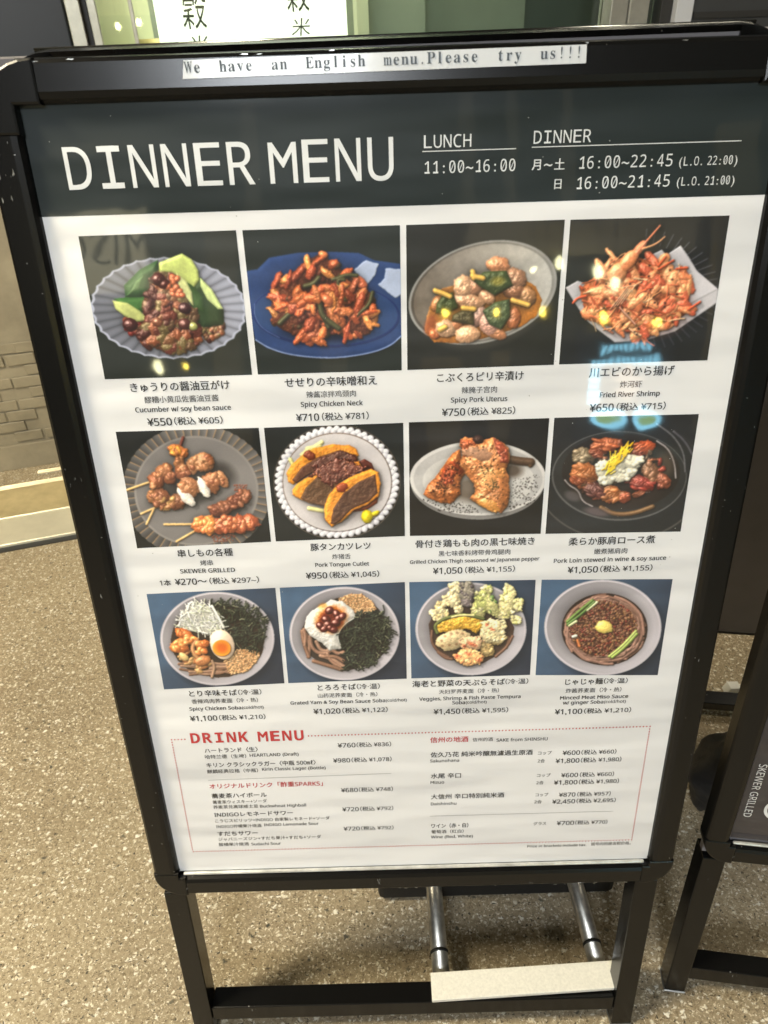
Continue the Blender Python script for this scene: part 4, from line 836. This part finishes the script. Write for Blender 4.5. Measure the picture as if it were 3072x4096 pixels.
def panel(t,wl=-.320,wr=.316,leg=LEG,poster=None,back=M_back,strip=True):
    """frame, backing, legs of one leaf; local x right, y away from the viewer, z up the leaf from its feet"""
    zt=leg-H0; zb=leg-H1; g=.038
    k=.050; prof_rail((wl,zb+g),(wl,zt-k),(1,0),M_frame,t); prof_rail((wr,zb+g),(wr,zt-k),(-1,0),M_frame,t)
    prof_rail((wl+k,zt),(wr-k,zt),(0,-1),M_frame,t); prof_rail((wl+g,zb),(wr-g,zb),(0,1),M_frame,t)
    for cx,sx in ((wl,1),(wr,-1)):
        for cz,sz,rr,q in ((zt,-1,.047,.050),(zb,1,.034,.038)): corner(cx,cz,sx,sz,t,rr,q)
    obj('back_panel',boxm(wl+.004,wr-.004,.003,.012,zb+.004,zt-.004),back,t)
    for x0,x1 in ((wl+.005,wl+.033),(wr-.041,wr-.013)):
        obj('leg',boxm(x0,x1,-.004,.026,.004,zb-.0005,bev=.0015),M_frame,t)
        obj('foot_cap',boxm(x0-.001,x1+.001,-.005,.027,0,.0038,bev=.001,seg=1),M_edge,t)
    obj('edge_bead',cyl((wl+.034,.000,zt-.0006),(wr-.034,.000,zt-.0006),.0014,n=10),M_bead,t)  # added bead that catches a bright line along the top edge
    obj('inner_lip',boxm(wl+.0345,wr-.0345,-.0045,-.0005,zb+.0303,zb+.0340,bev=.0015),M_lip,t)
    obj('crossbar',boxm(wl+.0335,wr-.0415,-.002,.027,.034,.061,bev=.0015),M_frame,t)
def leafM(origin,rz,lean):
    return Matrix.Translation(origin)@Matrix.Rotation(rz,4,'Z')@Matrix.Rotation(-lean,4,'X')
AL=math.asin(.1698)
O=Vector((0.0198514,0.5598102,0.8513432)); BY=Vector((-.0063,-.1698,-.9855))
base=O+BY*LEG
front=Matrix(((1,-.0011,.0063,base.x),(0,.9855,.1698,base.y),(-.0063,-.1698,.9855,base.z),(0,0,0,1)))
B=empty('menu_board',front); tag(B,'black framed A-board with the large white DINNER MENU poster of twelve dishes','menu board')
panel(B)
# second leaf of the same stand, leaning the other way
def rear(Bx,rel,leg,dz=0):
    """parts of the rear leaf are made in their own frame and moved by a matrix"""
    before=set(COL.objects); panel(Bx,leg=leg)
    for o in set(COL.objects)-before:
        o.data.transform(rel); o.data.update()
wr_=leafM(Vector((base.x,base.y+.452,0)),math.pi,R(9.8)); rear(B,front.inverted()@wr_,LEG+.0105)
zt=LEG-H0
for x in (-.2,.2): obj('hinge',boxm(x-.03,x+.03,.0146,.060,zt-.06,zt-.012,bev=.002),M_black,B)
# poster: everything printed is a sub-part of it
P=obj('poster',mesh('poster',[(-.292,0,LEG-.2131),(.287,0,LEG-.2131),(.287,0,LEG-.532),(-.292,0,LEG-.532)][::-1] and [(-.292,0,LEG-.5315),(.288,0,LEG-.5315),(.288,0,LEG+.2131),(-.292,0,LEG+.2131)],[(0,1,2,3)]),M_white,B)
obj('header_print',mesh('h',[(-.2925,-.00015,LEG+.2128),(.2885,-.00015,LEG+.2128),(.2885,-.00015,LEG+.296),(-.2925,-.00015,LEG+.296)],[(0,1,2,3)]),M_head,P)
def put(v,f,m_,d=-.0004,name='lettering',parent=None):
    return obj(name,mesh('l',[(p[0],d+(p[2] if len(p)>2 else 0),LEG-p[1]) for p in v],f),m_,parent or P)
MS={}
def msans(s,bold=False,serif=False):
    o=''
    for ch in s:
        if serif: b=(0x1D400,0x1D41A,0x1D7CE)
        elif bold: b=(0x1D5D4,0x1D5EE,0x1D7EC)
        else: b=(0x1D5A0,0x1D5BA,0x1D7E2)
        if ch=='M' and not serif: o+=ch
        elif 'A'<=ch<='Z': o+=chr(b[0]+ord(ch)-65)
        elif 'a'<=ch<='z': o+=chr(b[1]+ord(ch)-97)
        elif '0'<=ch<='9': o+=chr(b[2]+ord(ch)-48)
        else: o+=ch
    return o
KM={'jp':(9.3,.015,0),'cn':(6.5,.009,0),'en':(5.7,.021,1),'pb':(8.6,.018,1),'ps':(7.0,.014,2),'jq':(6.8,.008,0),'eq':(4.9,.012,1),'dj':(8.0,.014,2),'dc':(6.2,.008,2),'de':(5.8,.014,1),'dp':(8.8,.012,1),'dq':(7.3,.010,2),'dr':(8.2,.014,2)}
capc=.357
for line in TEXTS.strip().split('\n'):
    s,u0,u1,vc,k=line.split('|'); u0,u1,vc=float(u0)/1e3,float(u1)/1e3,float(vc)/1e3
    em,off,md=KM[k]; em/=1e3
    body=s if md==0 else msans(s)
    v,f=textmesh(body,1,off); w=np.ptp(v[:,0]); x0=v[:,0].min()
    cy=.36 if md else .33
    em=min(em*1.12,max(em*.95,(u1-u0)/w))
    V=[(u0+(a-x0)/w*(u1-u0),vc-(b-cy)*em,e) for a,b,e in v]
    put(V,f,M_red if k=='dr' else M_ink2 if k in('cn','dc') else M_ink)
def mono(s,u0,u1,vb,cap,m_,spf=.3,off=0,wid=.86,slash=True,bold=False,serifI=True,par=None,d=-.0004,skew=0,name='lettering',serif=False):
    n=sum(spf if c==' ' else 1 for c in s[:-1])+wid; cell=(u1-u0)/n; x=u0; VS=[];FS=[]
    def quad(pts):
        k=len(VS); VS.extend([(a,b,-.00012) for a,b in pts]); FS.append(tuple(range(k,k+len(pts))))
    for ch in s:
        if ch==' ': x+=cell*spf; continue
        v,f=textmesh(msans(ch,bold,serif),1,off if ch!='M' else off*1.2+(.02 if bold else 0),5 if cap>.012 else 2); h=.714 if not serif else .68
        w=np.ptp(v[:,0]); sx=cap/h; W_=w*sx
        lim=cell*wid
        if ch in 'DNEURHLCK' and not serif: W_=lim*(.92 if ch!='M' else 1)
        elif ch in 'Mm': W_=lim
        elif ch in '0123456789' : W_=lim*.86
        W_=min(W_,lim)
        if ch=='1': W_=lim*.55
        a0=v[:,0].min(); cx=x+lim/2
        if w>0:
            k=len(VS)
            VS.extend([(cx-W_/2+(a-a0)/w*W_,vb-b*sx,e) for a,b,e in v]); FS.extend([tuple(i+k for i in q) for q in f])
        st=cap*(.135 if not bold else .17)
        if ch=='I' and serifI:
            for vv in (vb,vb-cap+st): quad([(cx-lim*.40,vv),(cx+lim*.40,vv),(cx+lim*.40,vv-st),(cx-lim*.40,vv-st)])
        if ch=='1' and slash: quad([(cx-lim*.30,vb),(cx+lim*.40,vb),(cx+lim*.40,vb-st),(cx-lim*.30,vb-st)])
        if ch=='0' and slash: quad([(cx-lim*.26,vb-cap*.18),(cx-lim*.20,vb-cap*.13),(cx+lim*.26,vb-cap*.82),(cx+lim*.20,vb-cap*.87)])
        x+=cell
    # two printed strokes that cross are kept a hair apart
    return obj(name,mesh('l',[(a,d+e,LEG-b) for a,b,e in VS],FS),m_,par or P)
mono('DINNER MENU',-.2650,-.0078,-.2318,.0297,M_lite,spf=.30,off=.004)
mono('LUNCH',.0148,.0518,-.2532,.0088,M_lite); mono('DINNER',.0994,.1442,-.2538,.0088,M_lite)
mono('11:00~16:00',.0143,.0868,-.2354,.0086,M_lite); mono('16:00~22:45',.1352,.2094,-.2354,.0086,M_lite); mono('(L.O. 22:00)',.2137,.2604,-.2354,.0062,M_lite,spf=.5)
mono('16:00~21:45',.1345,.2092,-.2210,.0086,M_lite); mono('(L.O. 21:00)',.2139,.2606,-.2212,.0062,M_lite,spf=.5)
for s,u,vb,e in (('月',.0992,-.2362,.0085),('土',.1165,-.2358,.0088),('日',.1165,-.2222,.0082)):
    v,f=textmesh(s,1,.012); put([(u+a*e,vb-b*e,q) for a,b,q in v],f,M_lite)
mono('~',.1085,.1155,-.2356,.0086,M_lite)
def rule(u0,u1,v,h,m_,v2=None): return put([(u0,v),(u1,v2 or v),(u1,(v2 or v)+h),(u0,v+h)][::-1],[(0,1,2,3)],m_,name='printed_rule')
rule(.0138,.0864,-.2512,.0006,M_lite); rule(.0985,.2604,-.2518,.0006,M_lite)
rule(-.236,-.0256,.3845,.0005,M_grey,.3817); rule(.0186,.2356,.4502,.0005,M_grey)
mono('DRINK MENU',-.2480,-.1212,.3296,.0142,M_red,spf=.62,off=.008,bold=True,wid=.84)
vs=[];fs=[]
def dot(u,v):
    k=len(vs); vs.extend([(u+.00078*math.cos(a*.785),v+.00100*math.sin(a*.785)) for a in range(8)]); fs.append(tuple(range(k+7,k-1,-1)))
for i in range(144):
    u=-.2689+i*.5323/143
    if not -.2515<u<-.117: dot(u,.3238)
    dot(u,.4985)
for i in range(1,47):
    dot(-.2689-.0008*i/47,.3238+i*.1747/47); dot(.2634,.3238+i*.1747/47)
put(vs,fs,M_red,name='dotted_border')
# printed dish photographs
for i,(fn,q) in enumerate(zip(DISHES,QUADS)):
    im=fn(); h,w=im.shape[:2]; img=bpy.data.images.new('dish print %d'%(i+1),w,h)
    a=np.ones((h,w,4),np.float32); a[...,:3]=im[::-1]; img.pixels.foreach_set(a.ravel()); img.update(); img.pack()
    m_=lam('printed dish photograph',(.5,.5,.5)); t=m_.node_tree; n=t.nodes.new('ShaderNodeTexImage'); n.image=img; uv=t.nodes.new('ShaderNodeUVMap'); uv.uv_map='UVMap'
    t.links.new(uv.outputs[0],n.inputs[0]); t.links.new(n.outputs[0],t.nodes['Principled BSDF'].inputs['Base Color'])
    # small grid so that the print keeps straight inside its slightly curved sheet
    N=8; V=[];UV=[];Fc=[]
    for y in range(N+1):
        for x in range(N+1):
            a_,b_=x/N,y/N; p=[(1-b_)*((1-a_)*q[0][c]+a_*q[1][c])+b_*((1-a_)*q[3][c]+a_*q[2][c]) for c in (0,1)]
            V.append((p[0],-.0002,LEG-p[1])); UV.append((a_,1-b_))
    for y in range(N):
        for x in range(N): k=y*(N+1)+x; Fc.append((k,k+N+1,k+N+2,k+1))
    me=mesh('photo',V,Fc); ul=me.uv_layers.new(name='UVMap')
    for lp in me.loops: ul.data[lp.index].uv=UV[lp.vertex_index]
    o=obj('dish_photo',me,m_,P); o['label']=NAMES[i]
# nicks along the rails and dust on the clear film
rn=random.Random(12); vs=[];fs=[]
def nick(x,y,z,l,w,ax):
    k=len(vs); j=lambda:rn.uniform(-.3,.3)*w
    q=[(-l/2,0),(-l*.1,w*.5+j()),(l/2,w*.2),(l*.2,-w*.5+j())]
    for a,b in q: vs.append((x+(b if ax else a),y,z+(a if ax else b)))
    fs.append((k,k+1,k+2,k+3))
for _ in range(46): nick(.3155-abs(rn.gauss(0,.0009)),-.0040,LEG-rn.uniform(-.05,.5),rn.uniform(.002,.010),rn.uniform(.0005,.0014),1)
for _ in range(14): nick(-.3195+abs(rn.gauss(0,.0008)),-.0040,LEG-rn.uniform(-.2,.5),rn.uniform(.002,.007),rn.uniform(.0003,.0006),1)
for _ in range(26): nick(rn.uniform(-.28,.28),-.0072,LEG-H1+.0008+abs(rn.gauss(0,.001)),rn.uniform(.001,.006),rn.uniform(.0004,.001),0)
for _ in range(9): nick(rn.uniform(-.28,.27),-.0072,LEG-H0-.0012-abs(rn.gauss(0,.001)),rn.uniform(.001,.007),rn.uniform(.0004,.001),0)
for _ in range(30): nick(rn.choice([-1,1])*rn.uniform(.290,.315),-.0090,LEG-rn.uniform(-.30,.54),rn.uniform(.0006,.0025),rn.uniform(.0003,.0007),rn.random()<.5)
tag(obj('edge_wear',mesh('w',vs,fs),M_edge,B),kind='stuff')
vs=[];fs=[]
for _ in range(60):
    x=rn.uniform(-.28,.28); v_=rn.uniform(-.29,.2); k=len(vs); s_=rn.uniform(.0002,.0006)
    for a in range(5): vs.append((x+s_*math.cos(a*1.257)*rn.uniform(.5,1.5),-.0012,LEG-v_+s_*math.sin(a*1.257)))
    fs.append(tuple(range(k,k+5)))
tag(obj('dust',mesh('d',vs,fs),mat('pale dust',(.35,.35,.34),.8),P),kind='stuff')
# paper strip stuck on the top rail
st=obj('paper_strip',mesh('s',[(-.1622,-.0092,LEG+.3026),(.1332,-.0092,LEG+.3045),(.1329,-.0090,LEG+.3161),(-.1600,-.0090,LEG+.3143)],[(0,1,2,3)]),M_tape,B)
mono('We  have  an  English  menu.Please  try  us!!!',-.1602,.1305,0,.0072,M_tink,spf=1,off=-.006,wid=.95,slash=False,serifI=False,par=st,d=-.0095,serif=True)
sm=st.children[0].data
for v in sm.vertices: v.co.z+= .3061+(v.co.x+.16)*.0065; v.co.y=-.0096
# ---------------- steel foot under the board ----------------
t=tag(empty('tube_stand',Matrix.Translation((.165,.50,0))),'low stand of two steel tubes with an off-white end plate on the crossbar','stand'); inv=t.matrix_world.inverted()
def tp(nm,me,m_,par=None): o=obj(nm,me,m_,par or t); 
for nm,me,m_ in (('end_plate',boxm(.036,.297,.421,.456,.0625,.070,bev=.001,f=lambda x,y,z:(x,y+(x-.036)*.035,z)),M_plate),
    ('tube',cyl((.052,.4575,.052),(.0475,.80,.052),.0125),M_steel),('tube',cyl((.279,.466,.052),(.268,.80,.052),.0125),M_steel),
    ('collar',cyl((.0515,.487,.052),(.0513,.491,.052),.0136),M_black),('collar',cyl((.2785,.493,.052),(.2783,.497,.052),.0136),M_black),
    ('ballast_box',boxm(-.04,.345,.592,.80,.003,.09,bev=.010),M_black),('end_cap',boxm(.2985,.306,.43,.47,.05,.085,bev=.001),M_alu)):  # guessed dark base; its black also stands in for shade under the frame
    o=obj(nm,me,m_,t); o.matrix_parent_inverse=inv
# ---------------- second stand at the right ----------------
P0=Vector((.3753,.456,0)); ph=R(-8.5); bx=Vector((math.cos(ph),math.sin(ph),0)); bk=Vector((-math.sin(ph),math.cos(ph),0))
F2=leafM(P0+bx*.320,ph,R(6.6)); B2=empty('menu_board',F2); tag(B2,'second black A-board with a charcoal poster reading SKEWER GRILLED, right of the dinner board','menu board')
panel(B2); before=set(COL.objects); panel(B2,leg=LEG)
rm=F2.inverted()@leafM(P0+bx*.320+bk*.552,ph+math.pi,R(14.5))
for o in set(COL.objects)-before: o.data.transform(rm); o.data.update()
for x in (-.2,.2): obj('hinge_strap',boxm(x-.02,x+.02,.036,.20,LEG+.24,LEG+.243),M_black,B2)
M_p2=lam('charcoal print',(.040,.036,.042)); P2=obj('poster',mesh('p2',[(-.289,0,.335),(.285,0,.335),(.285,0,LEG+.295),(-.289,0,LEG+.295)],[(0,1,2,3)]),M_p2,B2)
v,f=textmesh(msans('SKEWER GRILLED'),1,0); a0,a1=v[:,0].min(),v[:,0].max()
obj('lettering',mesh('l',[(-.320+.0378+(b/.714)*.0090,-.0004,.4625-(a-a0)/(a1-a0)*.0885) for a,b,_ in v],f),M_lite,P2)
vs=[];fs=[]
for i in range(40):
    t_=i*math.pi/20
    for r_ in (.0150,.0188): vs.append((-.320+.0775+r_*math.cos(t_),-.0004,.3905+r_*math.sin(t_)))
for i in range(40): j=(i+1)%40; fs.append((2*i,2*i+1,2*j+1,2*j))
obj('printed_ring',mesh('r',vs,fs),M_lite,P2)
obj('printed_rule',mesh('r2',[(-.288,-.0003,.3365),(.284,-.0003,.3365),(.284,-.0003,.344),(-.288,-.0003,.344)],[(0,1,2,3)]),mat('navy print',(.012,.014,.03),.5,coat=1),P2)
tag(obj('paper_scrap',boxm(.700,.722,1.000,1.020,0,.018,f=lambda x,y,z:(x+z*.4,y,z)),mat('white scrap',(.75,.74,.7),.6)),'small white paper scrap by the rear crossbar of the second board','paper scrap')
# black cloth bag between the boards
bm=bmesh.new(); bmesh.ops.create_icosphere(bm,subdivisions=4,radius=1)
from mathutils import noise as mn
for v in bm.verts:
    c=v.co; s=.045+.055*max(0,1-abs(c.z+.1)); x,y,z=c
    k=1+.28*mn.noise(c*1.7+Vector((3,1,2)))+.10*mn.noise(c*5)
    tp_=1-.45*max(0,z)**1.3-.55*max(0,-z)**1.5
    v.co=Vector((x*.062*tp_*k+.02*z,y*.07*tp_*k,.105+z*.104*k))
me=bpy.data.meshes.new('bag'); bm.to_mesh(me); bm.free()
for p in me.polygons: p.use_smooth=True
bg=tag(empty('cloth_bag',Matrix.Translation((.572,.735,0))@Matrix.Rotation(R(-20),4,'Z')),'black slumped cloth bag on the floor between the two boards','bag'); obj('bag_body',me,M_bag,bg)
